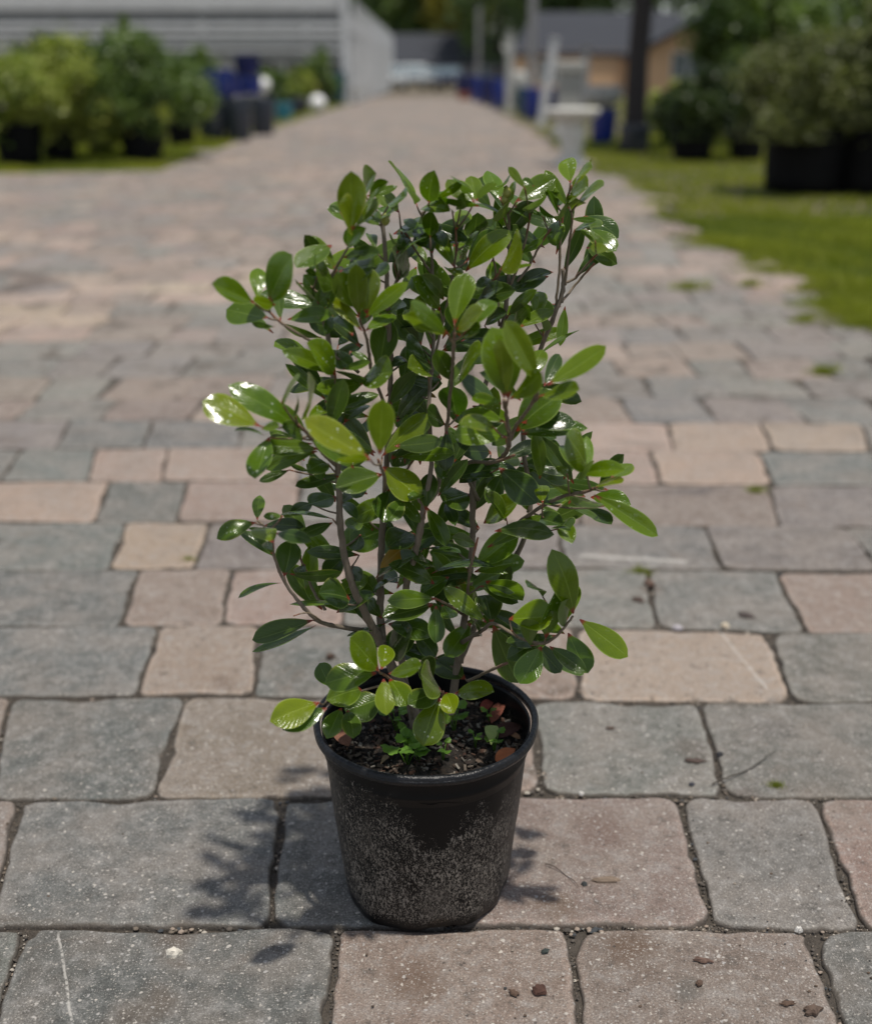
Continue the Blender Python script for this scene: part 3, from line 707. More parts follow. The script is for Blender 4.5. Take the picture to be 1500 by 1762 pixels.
inner = [(.1285, .2455), (.127, .241), (.125, .20), (.118, .12), (.102, .01)]
body.lathe(outer + inner, 120, fn=dent); body.build('body', 'pot', pot)
rim = MB(); rp = []
for k in range(13):
    a = 2 * math.pi * k / 12
    rp.append((.1352 + .0044 * math.cos(a), .2490 + .0052 * math.sin(a) * (1 if math.sin(a) > 0 else 1.7)))
rim.lathe(rp + [rp[0]], 120, caps=False, fn=lambda p, i, a: p + Vector((math.cos(a), math.sin(a), 0)) * (.0014 * math.sin(2 * a + 1) + .0005 * math.sin(9 * a)) + Vector((0, 0, .001 * math.sin(3 * a))))
M['rim'] = simple('rim_plastic', (.007, .0075, .009), .36, .5, 40, .25, spec=.4)
rim.build('rim', 'rim', pot)
SZ = .209
sm = MB(); nn = 46; vs = []; fs = []
for i in range(nn + 1):
    for j in range(nn * 2):
        a = math.pi * j / nn; r = .1245 * i / nn
        z = SZ + .010 * math.exp(-(r / .03) ** 2) + .003 * math.sin(r * 110 + 3 * math.sin(a * 2)) + R.uniform(-.0022, .0022)
        vs.append((r * math.cos(a), r * math.sin(a), z))
mm = nn * 2
for i in range(nn):
    for j in range(mm): fs.append((i * mm + j, i * mm + (j + 1) % mm, (i + 1) * mm + (j + 1) % mm, (i + 1) * mm + j))
sm.add(vs, fs); soil = sm.build('soil', 'soil', pot)
ch = MB()
for _ in range(1500):
    a = R.uniform(0, 6.28); r = .121 * math.sqrt(R.random()); z = SZ + .010 * math.exp(-(r / .03) ** 2) + R.uniform(-.001, .004)
    L = R.uniform(.002, .010); w = L * R.uniform(.2, .6); mt = Matrix.Translation((r * math.cos(a), r * math.sin(a), z)) @ Matrix.Rotation(R.uniform(0, 6.28), 4, 'Z') @ Matrix.Rotation(R.gauss(0, .5), 4, 'X') @ Matrix.Rotation(R.gauss(0, .4), 4, 'Y')
    c = R.choice([(.03, .02, .014), (.055, .036, .025), (.018, .014, .011), (.10, .07, .05), (.16, .13, .10), (.08, .04, .025), (.22, .20, .17)])
    ch.box(-L / 2, L / 2, -w / 2, w / 2, -.0006, .0008, c + (1,), mt)
tag(ch.build('bark_chips', 'attr', pot, False), kind='stuff')

# ---------------------------------------------------------------- leaves
def leafmesh(mb, b, t, w, nh, col, camber=.06, fold=.2, drops=.5, nl=11, nw=3, peak=.58, twist=0.0, rimc=True, tipround=.62):
    b = Vector(b); t = Vector(t); d = t - b; L = d.length; d.normalize()
    nrm = nh - d * nh.dot(d)
    nrm = nrm.normalized() if nrm.length > 1e-4 else d.orthogonal().normalized()
    sd_ = d.cross(nrm)
    vs = []; fs = []; cc = []; uv = []
    def pf(s):
        if s <= .05: return .03
        q = (s - .05) / .95
        return (q ** (.72)) * max(1 - q ** 2.5, 0) ** tipround
    mxp = max(pf(i / 60) for i in range(61))
    wav = R.uniform(0, 6.28); wa = R.uniform(.0, .05); asy = R.uniform(-.08, .08)
    nl2 = nl
    for i in range(nl2 + 1):
        s = (i / nl2) ** .92
        hw = w / 2 * max(pf(s) / mxp, .035 if s < .5 else .0)
        ce = b + d * (L * s) + nrm * (camber * L * 4 * s * (1 - s))
        tw = twist * (s - .3); sx = sd_ * math.cos(tw) + nrm * math.sin(tw); nx = nrm * math.cos(tw) - sd_ * math.sin(tw)
        for j in range(-nw, nw + 1):
            u = j / nw
            off = fold * abs(u) * hw + .12 * hw * (1 - abs(u)) * 0 - .18 * hw * u * u + wa * hw * math.sin(s * 9 + wav + u * 2) * abs(u)
            vs.append(ce + sx * (hw * (u + asy * (1 - u * u))) + nx * off); uv.append((.5 + .5 * u, max(s, .001))); cc.append(tuple(col[:3]) + (drops,))
    m = 2 * nw + 1
    for i in range(nl2):
        for j in range(2 * nw): fs.append((i * m + j, i * m + j + 1, (i + 1) * m + j + 1, (i + 1) * m + j))
    mb.add(vs, fs, cc, uv)

# stems: picture points with their distance from the pot's axis plane; radius in mm at start/end
AX = PC.y + .01
R.seed(21); NR.seed(9)
STEMS = [
 # 0 left main trunk
 [(716, 1262, .00, 8.5), (708, 1210, .0, 7.6), (680, 1160, .0, 7.2), (655, 1105, -.01, 6.4), (628, 1055, -.03, 5.0), (604, 1000, -.04, 4.6), (588, 930, -.04, 4.3), (583, 845, -.04, 3.9), (577, 740, -.04, 3.5), (574, 640, -.04, 3.2), (560, 560, -.04, 2.8), (549, 508, -.04, 2.6)],
 # 1 upright from trunk fork, cut top
 [(657, 1105, -.01, 5.8), (654, 1040, .01, 5.2), (656, 940, .02, 4.6), (662, 850, .03, 4.0), (668, 740, .03, 3.6), (672, 640, .02, 3.2), (668, 540, .01, 3.0), (664, 450, .00, 2.7), (657, 372, .00, 2.4)],
 # 2 middle stem leaning right
 [(716, 1255, .015, 6.0), (690, 1130, .02, 5.0), (697, 1020, -.01, 4.6), (712, 960, -.02, 4.3), (724, 907, -.03, 4.1), (729, 868, -.03, 3.7), (742, 800, -.02, 3.0), (738, 700, .0, 2.6), (745, 600, .02, 2.3), (744, 480, .03, 2.0), (739, 410, .03, 1.7), (724, 368, .03, 1.5)],
 # 3 right stem from the soil
 [(776, 1232, .02, 5.8), (786, 1150, .03, 5.3), (800, 1060, .04, 4.8), (812, 950, .05, 4.3), (813, 850, .05, 4.0), (820, 740, .06, 3.6), (840, 640, .07, 3.2), (862, 568, .07, 2.9), (872, 510, .07, 2.6), (876, 440, .07, 2.2), (874, 368, .06, 1.8)],
 # 4 far right stem with cut stub
 [(790, 1140, .03, 4.6), (830, 1050, .05, 4.2), (868, 990, .06, 3.9), (900, 930, .06, 3.6), (912, 860, .07, 3.4), (900, 760, .08, 3.2), (908, 660, .09, 3.2), (930, 600, .09, 3.1), (955, 538, .08, 3.0), (968, 500, .08, 2.8), (968, 462, .08, 2.3)],
 # 5 low left branch
 [(625, 1085, -.01, 3.4), (580, 1078, -.04, 2.9), (544, 1066, -.07, 2.6), (510, 1030, -.08, 2.3), (484, 990, -.09, 2.0), (466, 940, -.10, 1.7), (456, 908, -.10, 1.5), (442, 896, -.10, 1.2)],
 # 6 low right branch
 [(795, 1105, .02, 3.0), (830, 1085, -.02, 2.4), (850, 1073, -.04, 2.2), (895, 1098, -.07, 1.9), (936, 1107, -.08, 1.8), (962, 1090, -.09, 1.6), (986, 1060, -.09, 1.4)],
]
# side branches: (owner stem, points)
BR = [
 (0, [(617, 640, -.03, 2.0), (560, 603, -.06, 1.8), (520, 578, -.08, 1.6), (485, 556, -.09, 1.6), (462, 535, -.09, 1.3)]),
 (0, [(553, 512, -.04, 2.0), (575, 465, -.05, 1.6), (599, 425, -.06, 1.4), (605, 398, -.06, 1.2)]),
 (0, [(577, 700, -.04, 2), (560, 690, -.05, 1.5)]),
 (0, [(577, 800, -.04, 2.2), (560, 785, -.08, 2.2), (545, 765, -.11, 2.2), (528, 745, -.13, 2.0), (512, 730, -.14, 1.6)]),
 (1, [(672, 720, .02, 2.2), (640, 640, -.02, 2.0), (634, 600, -.04, 1.9), (628, 573, -.05, 1.6), (618, 548, -.06, 1.3)]),
 (1, [(660, 860, .02, 2.2), (662, 825, -.06, 1.9), (655, 803, -.12, 1.9), (650, 790, -.13, 1.3)]),
 (1, [(668, 520, .01, 1.8), (695, 440, .03, 1.5), (690, 395, .03, 1.1)]),
 (2, [(729, 868, -.03, 3.0), (750, 848, -.01, 2.6), (764, 780, .0, 2.3), (772, 700, -.03, 2.1), (778, 640, -.06, 2.2), (780, 600, -.08, 2.2), (782, 572, -.09, 1.8)]),
 (2, [(727, 868, -.03, 2.0), (712, 850, -.03, 1.7), (690, 820, .02, 1.4)]),
 (2, [(742, 470, .03, 1.6), (715, 430, .03, 1.4), (697, 400, .03, 1.2)]),
 (2, [(745, 620, .02, 1.8), (765, 540, .03, 1.5), (783, 450, .03, 1.4), (784, 395, .03, 1.2)]),
 (3, [(820, 800, .05, 3.2), (860, 790, .0, 2.8), (876, 762, -.05, 2.8), (872, 720, -.09, 2.4), (867, 688, -.12, 2.2)]),
 (3, [(878, 755, -.05, 2.4), (890, 729, -.07, 2.2), (912, 700, -.10, 2.2), (925, 674, -.12, 2.2)]),
 (3, [(822, 860, .05, 2.6), (800, 800, .03, 2.4), (850, 795, -.01, 2.0), (885, 783, -.05, 1.6)]),
 (3, [(874, 505, .07, 1.9), (888, 465, .06, 1.7), (905, 410, .06, 1.5), (912, 365, .06, 1.2)]),
 (3, [(879, 497, .07, 1.9), (905, 465, .07, 1.6), (930, 420, .07, 1.4), (948, 393, .07, 1.2)]),
 (3, [(860, 560, .07, 1.7), (853, 470, .05, 1.3), (845, 430, .05, 1.1)]),
 (3, [(812, 545, .04, 1.6), (835, 500, .05, 1.4), (857, 470, .05, 1.3)]),
 (3, [(803, 1050, .04, 2.2), (806, 1000, -.03, 1.9), (812, 965, -.07, 1.8), (822, 925, -.08, 1.3)]),
 (3, [(800, 1060, .04, 2.0), (770, 1040, -.03, 1.6), (748, 1030, -.06, 1.4)]),
 (4, [(868, 925, .05, 2.6), (900, 893, .02, 2.6), (940, 867, -.02, 2.4), (975, 852, -.05, 2.2), (1008, 846, -.07, 2.0), (1022, 840, -.08, 1.6)]),
 (4, [(957, 525, .08, 1.9), (962, 460, .08, 1.6), (965, 400, .08, 1.5), (970, 360, .08, 1.3)]),
 (4, [(972, 490, .08, 1.8), (978, 430, .07, 1.5), (984, 375, .06, 1.4), (975, 345, .06, 1.3), (985, 318, .06, 1.1)]),
 (4, [(972, 486, .08, 1.8), (990, 478, .08, 1.6), (1010, 455, .07, 1.5), (1028, 436, .06, 1.3)]),
 (4, [(966, 520, .08, 1.8), (990, 490, .09, 1.5), (1023, 452, .09, 1.3)]),
 (4, [(908, 880, .06, 1.6), (935, 890, .02, 1.2)]),
 (5, [(560, 1050, -.05, 2.0), (543, 1024, -.04, 1.8), (524, 980, -.03, 1.5), (512, 943, -.02, 1.3)]),
 (5, [(556, 1072, -.06, 1.4), (530, 1055, -.09, 1.0), (505, 1060, -.10, .8)]),
 (5, [(480, 985, -.09, 1.2), (470, 950, -.09, 1.0)]),
 (6, [(890, 1096, -.07, 1.4), (880, 1085, -.09, 1.0)]),
 (6, [(805, 1172, .0, 2.2), (838, 1156, -.04, 2.0), (872, 1141, -.07, 1.9)]),
 (2, [(712, 1240, .0, 3.0), (700, 1200, -.05, 2.4), (672, 1170, -.09, 1.9), (656, 1158, -.11, 1.6)]),
 (2, [(740, 1250, .0, 2.8), (760, 1220, -.05, 2.2), (762, 1190, -.09, 1.7)]),
 (0, [(672, 1175, -.06, 1.6), (600, 1195, -.10, 1.4), (562, 1206, -.12, 1.2)]),
 (0, [(548, 505, -.04, 1.4), (530, 490, -.04, 1.2), (510, 487, -.04, .9)]),
]
def dense(pts, n=7):
    out = []
    for i in range(len(pts) - 1):
        p0 = pts[max(i - 1, 0)]; p1 = pts[i]; p2 = pts[i + 1]; p3 = pts[min(i + 2, len(pts) - 1)]
        for k in range(n):
            t = k / n; q = []
            for c in range(4):
                a, b, c_, d = p0[c], p1[c], p2[c], p3[c]
                q.append(.5 * (2 * b + (c_ - a) * t + (2 * a - 5 * b + 4 * c_ - d) * t * t + (3 * b - a - 3 * c_ + d) * t ** 3))
            out.append(tuple(q))
    out.append(pts[-1]); return out
NS = len(STEMS); SM = [MB() for _ in range(NS)]; FM = [MB() for _ in range(NS)]; SAMP = []
BARK = (.17, .135, .10); TWIG = (.17, .125, .08); RED = (.20, .075, .035)
def addstem(owner, pts, side):
    dd = dense(pts); P3 = []; rs = []; cs = []
    for i, (px, py, dy, r) in enumerate(dd):
        P3.append(P(px + R.gauss(0, .5), py, AX + dy)); s = i / (len(dd) - 1)
        node = 1 + (.18 if i % 9 == 0 else 0)
        rs.append(r * .001 * .92 * node)
        m = min(max((2.4 - r) / 1.0, 0), 1)
        c = tuple(BARK[k] * (1 - m) + (RED if side and s > .75 else TWIG)[k] * m for k in range(3)); cs.append(c + (1,))
        SAMP.append((px, py, dy, owner, r))
    SM[owner].tube(P3, rs, 9, cs)
for i, s in enumerate(STEMS): addstem(i, s, False)
for ow, s in BR: addstem(ow, s, True)

A = lambda x, y_: (340 + x / 3.75, 260 + y_ / 3.75, 3.75)
B = lambda x, y_: (700 + x / 3.409, 260 + y_ / 3.409, 3.409)
C = lambda x, y_: (340 + x / 3.75, 640 + y_ / 3.75, 3.75)
D = lambda x, y_: (700 + x / 3.264, 640 + y_ / 3.264, 3.264)
E = lambda x, y_: (420 + x / 2.778, 1020 + y_ / 2.778, 2.778)
Fz = lambda x, y_: (600 + x / 5, 880 + y_ / 5, 5)
Gz = lambda x, y_: (600 + x / 5, 640 + y_ / 5, 5)
LV = {
A: [(365,980,105,860,112,.6),(385,960,388,762,98,.6),(465,975,605,680,185,.5),(500,990,365,968,78,.75),(455,1075,198,1022,128,.5),(535,1095,518,935,70,.35),(500,1132,355,1108,30,.3),(795,1202,560,1118,52,.3),
 (900,765,715,562,100,.55),(890,875,760,722,125,.45),(775,795,698,775,45,.45),(775,972,640,850,60,.3),(993,518,990,145,165,.85),(988,515,915,348,115,.8),(1010,500,1168,308,60,.7),(965,625,1082,500,75,.45),(925,400,852,355,40,.3),
 (1075,275,1150,148,85,.6),(1090,290,1280,228,45,.5),(1105,310,1225,200,65,.6),(1060,370,1140,280,90,.75),(960,610,965,500,50,.4),(1300,395,1165,250,95,.5),(1415,352,1235,75,70,.55),
 (1040,1065,1022,742,112,.75),(1030,1020,900,798,120,.6),(1090,1050,1060,752,175,.7),(1062,1160,840,955,80,.9),(1080,1075,1345,855,90,.75),(1085,1158,1270,1062,75,.6),(1175,1070,1310,965,105,.65),(1170,1400,1225,1090,160,.25),
 (888,1440,712,1245,145,.7),(892,1448,558,1295,95,.5),(1080,1490,780,1535,115,.55),(1060,1470,1250,1425,135,.45),(935,1408,1105,1362,50,.4),(985,1290,1095,1350,42,.35),(905,1255,1000,1150,60,.35),(1235,1640,1400,1430,85,.3),
 (1300,805,1345,635,110,.2),(1285,850,1325,690,100,.15),(945,685,1165,662,85,.15),(915,770,1130,735,115,.15),(1125,795,1235,765,65,.3),(1268,722,1470,558,55,.4),(1100,440,1165,475,85,.3),(1150,645,1105,540,60,.4),(1310,485,1418,470,62,.35),
 (1412,522,1440,585,70,.3),(1500,960,1385,818,105,.6),(1485,1152,1380,985,120,.6),(1490,1140,1338,1090,85,.75),(1440,1255,1283,1070,120,.15),(1440,1262,1340,960,150,.2),(1500,1370,1352,1275,130,.2),(1490,1455,1360,1400,85,.65),
 (1120,990,1060,1120,70,.3),(830,1020,900,870,60,.4),(1000,1190,905,1070,90,.25),(1180,420,1275,380,60,.4),(1240,330,1345,290,70,.4),(1230,450,1165,370,60,.35),(1290,640,1255,560,60,.25),(870,1060,830,1180,60,.3),(1340,1340,1260,1390,70,.2),(1030,1500,970,1430,90,.1)],
B: [(45,310,-15,200,60,.6),(130,300,160,118,108,.55),(130,300,312,180,36,.6),(75,345,245,352,62,.65),(130,505,150,360,92,.45),(395,300,245,170,110,.6),(412,292,375,150,86,.75),(430,275,482,185,55,.5),(425,322,190,268,52,.5),(570,388,400,312,40,.4),
 (285,462,348,352,88,.65),(265,345,208,280,62,.5),(290,342,332,290,60,.45),(375,505,412,365,108,.12),(520,475,488,402,72,.18),(550,285,475,120,88,.5),(590,362,622,280,135,.65),(640,295,862,160,112,.5),(720,362,772,285,80,.5),(692,218,598,98,40,.65),
 (745,205,680,165,40,.4),(950,335,815,120,62,.65),(958,185,938,48,98,.8),(985,195,1082,35,28,1.0),(975,208,1085,100,52,.75),(940,292,1058,215,90,.65),(1010,285,1148,205,68,.6),(968,345,1005,285,95,.88),(890,385,828,230,36,.45),(880,392,780,320,26,.4),
 (915,385,930,310,62,.5),(888,325,902,240,62,.18),(800,385,700,330,25,.35),(915,478,728,388,75,.08),(962,395,1105,405,32,.35),(985,458,1135,440,60,.35),(1000,452,1142,535,42,.5),(1105,532,1068,418,25,.75),(1115,602,1140,540,88,.88),
 (282,685,140,438,92,.65),(345,705,605,478,112,.62),(545,692,662,522,118,.95),(540,712,722,670,26,.75),(590,525,642,430,72,.5),(668,602,792,525,40,.4),(330,772,238,690,64,.75),(308,625,402,498,72,.4),(350,645,540,478,92,.3),
 (195,932,38,748,100,.5),(215,872,90,728,72,.3),(395,905,628,820,90,.15),(430,858,560,800,80,.2),(280,1015,350,728,125,.68),(290,1045,442,940,92,.85),(348,1052,512,890,100,.55),(242,1072,30,888,82,.6),(230,1085,-5,965,75,.7),(455,1022,582,948,60,.15),(310,1072,430,1035,70,.35),
 (595,962,755,820,65,.5),(742,995,778,830,82,.45),(622,1022,715,918,92,.5),(662,1032,850,930,72,.55),(800,1055,812,975,60,.3),(775,1192,1002,1055,46,.35),(208,1172,428,1108,112,.1),(200,1335,8,1150,115,.35),(268,1352,178,1170,100,.35),(302,1332,432,1180,122,.55),
 (595,1445,498,1050,215,.62),(570,1445,545,1115,115,.8),(775,1362,585,1008,130,.75),(602,1452,782,1310,92,.7),(822,1372,1152,1152,112,.72),(780,1435,1002,1400,75,.78),(560,1482,388,1440,62,.65),(480,1425,368,1395,50,.6),(195,1375,22,1342,62,.08),
 (60,470,110,560,80,.2),(180,470,220,560,80,.12),(230,230,180,300,60,.4),(330,250,300,180,70,.5),(520,230,590,180,60,.4),(700,420,640,360,50,.3),(300,540,210,470,90,.2),(450,560,380,460,90,.25),(150,600,120,500,100,.15),(480,740,420,820,60,.2),(-20,400,60,450,50,.4),(120,420,60,500,70,.3),(-60,600,-10,500,70,.2),(640,330,590,250,60,.4),(870,300,820,240,50,.3)],
C: [(402,350,48,195,150,.85),(655,358,218,98,150,.5),(540,195,618,92,112,.55),(702,300,758,70,135,.95),(705,305,812,250,62,.7),(828,282,1155,150,85,.4),(950,325,1078,215,112,.25),(632,285,650,180,62,.3),(410,368,522,345,50,.5),(432,412,243,382,40,.35),
 (462,422,375,678,140,.4),(780,498,438,480,100,.5),(772,512,458,625,92,.55),(742,462,478,420,62,.12),(592,632,405,702,52,.2),(722,642,600,600,32,.2),(682,432,548,358,82,.3),(842,592,712,645,100,.3),(920,672,642,735,72,.12),
 (1112,562,705,312,152,.9),(1175,532,1190,192,152,.88),(1190,542,1502,290,112,.9),(1112,572,910,560,62,.9),(1195,612,1432,795,180,.95),(1190,662,903,742,142,.3),(1245,752,1200,962,170,.25),(1332,822,1230,955,102,.3),(890,805,725,850,110,.25),(742,852,600,920,72,.1),
 (932,842,1022,945,62,.15),(912,852,1010,782,62,.1),(870,948,545,928,72,.45),(548,930,430,932,50,.4),(870,972,680,1052,72,.1),(370,972,135,1072,102,.5),(385,957,402,802,72,.35),(490,1102,392,1008,125,.75),(505,1042,722,1092,82,.08),(492,1012,335,1010,26,.3),
 (560,1318,602,1095,142,.15),(480,1175,440,1100,60,.45),(1042,1182,718,1160,82,.12),(592,1302,912,1290,66,.1),(542,1362,275,1455,46,.35),(930,1492,608,1500,56,.45),(980,1462,790,1430,160,.1),(1090,1362,985,1455,130,.12),(1282,1002,985,1112,152,.35),(1082,942,970,1000,92,.4),
 (1402,1052,1232,1132,132,.1),(1422,1072,1188,1258,92,1.2),(1190,1592,1090,1480,92,.25),(1252,562,1402,400,132,.1),(1392,562,1492,430,122,.12),(1462,782,1370,822,60,.35),(1000,700,1060,800,100,.1),(880,560,800,500,80,.15),(1050,1050,1010,1150,80,.1),(690,1240,640,1300,60,.1),(1300,350,1260,230,100,.1),(1000,1250,1050,1350,80,.1),(1120,300,1050,400,60,.25),(1000,400,920,350,80,.2)],
D: [(612,332,860,138,170,.35),(642,350,1000,318,88,.4),(660,462,852,418,95,.12),(605,465,520,500,125,.7),(645,492,752,548,120,.78),(520,540,722,728,150,.1),(648,520,902,692,135,.1),(762,735,758,640,75,.8),(682,782,622,680,42,.3),(1010,562,900,358,112,.62),(1022,562,1008,368,62,.55),
 (952,552,880,418,92,.4),(902,577,850,530,52,.6),(980,575,1212,552,80,.62),(1150,592,1257,518,80,.6),(1060,648,1192,588,50,.95),(1050,690,1393,912,98,.75),(1130,662,908,622,62,.15),(1110,752,950,700,62,.3),(862,747,1077,832,36,.2),(710,820,866,862,92,.2),(850,882,912,880,62,.25),
 (935,1358,818,1012,138,.6),(780,1492,832,1238,112,.35),(895,1422,868,1300,62,.3),(970,1390,1228,1592,122,.68),(905,1467,1012,1682,126,.42),(800,1542,1002,1682,82,.22),(885,1472,758,1410,62,.5),(695,1537,688,1395,92,.35),(755,1542,638,1742,132,.4),(575,1388,812,1368,142,.7),(762,1262,680,1210,52,.1),
 (1000,700,870,640,60,.2),(900,720,830,640,60,.15),(960,600,1040,520,50,.5)],
E: [(330,132,52,222,82,.15),(347,155,52,277,48,.4),(642,372,512,220,122,.75),(655,367,685,258,76,.8),(632,385,398,432,112,.5),(690,387,842,348,62,.55),(666,412,680,578,86,.95),(695,412,775,535,100,.7),(560,462,398,510,112,.4),(660,502,490,562,150,.2),(412,452,362,342,82,.35),
 (357,525,133,612,116,.95),(395,552,193,652,92,.3),(465,552,398,692,82,.28),(495,562,520,692,82,.22),(942,467,848,388,86,.5),(1010,482,1187,475,86,.78),(965,477,1002,572,82,.85),(938,502,858,722,132,.65),(935,482,790,532,92,.22),(960,642,1000,560,52,.35),(700,312,800,180,122,.1),(830,340,760,270,80,.1),(900,420,850,320,90,.1)],
Fz: [(745,752,350,770,137,.55),(722,802,308,905,192,.2),(750,812,748,1122,132,.25),(940,652,768,795,152,.07),(800,802,892,912,112,.4),(1090,902,1080,658,162,.62),(1050,962,840,1235,172,.5),(1130,642,1442,782,112,.12),(1230,962,1180,730,202,.1),(1062,502,668,602,222,.55),(1080,482,1442,188,192,.55),
 (1080,522,1492,430,142,.35),(1442,742,1348,530,82,.4),(1180,602,1482,762,172,.58),(930,342,648,120,172,.12),(1102,292,898,220,92,.12),(1122,142,880,0,122,.25),(1242,982,1445,1455,225,.3),(1142,1062,1040,920,92,.12),(640,322,950,362,72,.12),(570,192,360,322,182,.1),(322,962,0,1072,72,.1),
 (502,572,220,702,72,.07),(600,1002,330,1202,202,.07),(560,1012,742,1242,142,.07),(150,962,20,622,152,.07),(722,1242,480,1182,82,.07),(1002,1442,758,1288,202,.15),(420,620,300,520,120,.1),(700,480,560,420,100,.1)],
Gz: [(570,562,380,802,172,.1),(560,702,662,570,152,.2),(662,1192,702,880,142,.1),(952,752,798,560,132,.35),(950,902,738,752,112,.42),(1112,852,808,830,142,.25),(1182,872,960,952,102,.1),(1222,692,960,680,162,.07),(1352,562,918,540,165,.62),(1252,482,960,450,132,.6),(1342,432,980,350,112,.5),
 (1042,1052,818,1112,202,.28),(1362,1292,1178,1060,102,.38),(1160,1302,1452,1110,162,.72),(1112,1362,890,1190,112,.25),(830,452,680,330,122,.15),(520,352,690,260,102,.12),(540,132,792,100,112,.07),(932,382,888,130,202,.3),(350,262,562,10,122,.25),(490,162,742,220,62,1.1),(450,442,420,260,102,.1)],
}
TC = Vector((0, -math.cos(TH), math.sin(TH) * 1.0)).normalized()   # towards where the leaves open (front and up)
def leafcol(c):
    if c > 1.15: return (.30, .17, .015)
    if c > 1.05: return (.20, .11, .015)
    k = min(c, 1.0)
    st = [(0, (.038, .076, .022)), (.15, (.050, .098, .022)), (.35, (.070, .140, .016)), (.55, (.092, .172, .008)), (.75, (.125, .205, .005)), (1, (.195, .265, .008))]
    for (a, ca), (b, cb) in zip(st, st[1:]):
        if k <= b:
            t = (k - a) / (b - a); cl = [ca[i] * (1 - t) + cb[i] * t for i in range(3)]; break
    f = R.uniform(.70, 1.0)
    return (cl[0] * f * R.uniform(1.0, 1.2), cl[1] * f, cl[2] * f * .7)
SA = np.array([(s[0], s[1], s[2]) for s in SAMP]); SO = [s[3] for s in SAMP]
clus = []; MIDS = []; nleaf = 0
def put_leaf(bx, by, tx, ty, w, c, dyb=None, owner=None, force=None):
    global nleaf
    own = None
    for cl in clus:
        if math.hypot(cl[0] - bx, cl[1] - by) < 20: dy, own = cl[2], cl[3]; break
    if own is None:
        d = np.hypot(SA[:, 0] - bx, SA[:, 1] - by); k_ = int(d.argmin()); own = SO[k_]; dist = d[k_]
        dy = SA[k_, 2] + (.055 - .14 * min(c, 1)) * min(dist / 30 + .25, 1) + R.gauss(0, .012)
        dy = min(max(dy, -.19), .20)
        clus.append((bx, by, dy, own))
        if 4 < dist < 150:        # a twig from the stem to the leaf base
            # attach lower on the stem
            cand = [i for i in range(len(SA)) if SO[i] == own and SA[i, 1] > by - 4 and SAMP[i][4] > 1.0]
            if cand: k_ = min(cand, key=lambda i: math.hypot(SA[i, 0] - bx, (SA[i, 1] - by - 18)) + 120 * abs(SA[i, 2] - dy))
            a = P(SA[k_, 0], SA[k_, 1], AX + SA[k_, 2]); b = P(bx, by, AX + dy); L = (b - a).length
            if L < .11:
                up = Vector((0, 0, 1)); pts = []; m = 6
                c1 = a + (b - a) * .5 - up * L * .10
                for i in range(m + 1):
                    t = i / m; pts.append(a * (1 - t) ** 2 + c1 * 2 * t * (1 - t) + b * t * t)
                SM[own].tube(pts, [.0013 * (1 - .35 * i / m) for i in range(m + 1)], 6, [TWIG + (1,)] * (m - 1) + [RED + (1,)] * 2)
    nleaf += 1
    tx += (tx - bx) * .05; ty += (ty - by) * .05
    b = P(bx, by, AX + dy); s = F / (b.y * math.cos(TH) + (H - b.z) * math.sin(TH))
    Lp = math.hypot(tx - bx, ty - by) / s; Lt = R.uniform(.050, .074) if w > 14 else Lp * 1.1
    ddy = math.sqrt(max(Lt * Lt - Lp * Lp, 0)) * .75
    ddy = min(ddy, .04)
    sgn = 1 if (ty < by - 10 and R.random() < .45) else -1
    t = P(tx, ty, AX + dy + sgn * ddy)
    wr = w / s
    d = (t - b).normalized(); vw = (Vector((0, 0, H)) - b).normalized()
    nh = (vw * R.uniform(.55, 1.) + Vector((0, 0, 1)) * R.uniform(.25, .8) + Vector((R.uniform(-.3, .3), 0, 0))).normalized()
    n_ = (nh - d * nh.dot(d)).normalized(); f = abs(n_.dot((vw - d * vw.dot(d)).normalized()))
    narrow = wr / (t - b).length < .20
    if narrow and wr > .004:      # seen almost edge on
        side = d.cross(vw).normalized(); n_ = (side * R.choice((-1, 1)) * .9 + n_ * .35 + Vector((0, 0, .25))); n_ = (n_ - d * n_.dot(d)).normalized()
        f = max(abs(n_.dot((vw - d * vw.dot(d)).normalized())), .45)
    wr = min(wr / max(f, .5), .043)
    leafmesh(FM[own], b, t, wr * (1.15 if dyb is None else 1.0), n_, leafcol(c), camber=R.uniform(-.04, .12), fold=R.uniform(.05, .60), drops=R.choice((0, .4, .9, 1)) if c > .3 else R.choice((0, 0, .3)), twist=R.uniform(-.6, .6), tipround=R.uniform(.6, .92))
    MIDS.append(((bx + tx) / 2, (by + ty) / 2))
for fn, L_ in LV.items():
    for (bx, by, tx, ty, w, c) in L_:
        x0, y0, s = fn(bx, by); x1_, y1_, _ = fn(tx, ty)
        put_leaf(x0, y0, x1_, y1_, w / s, c)
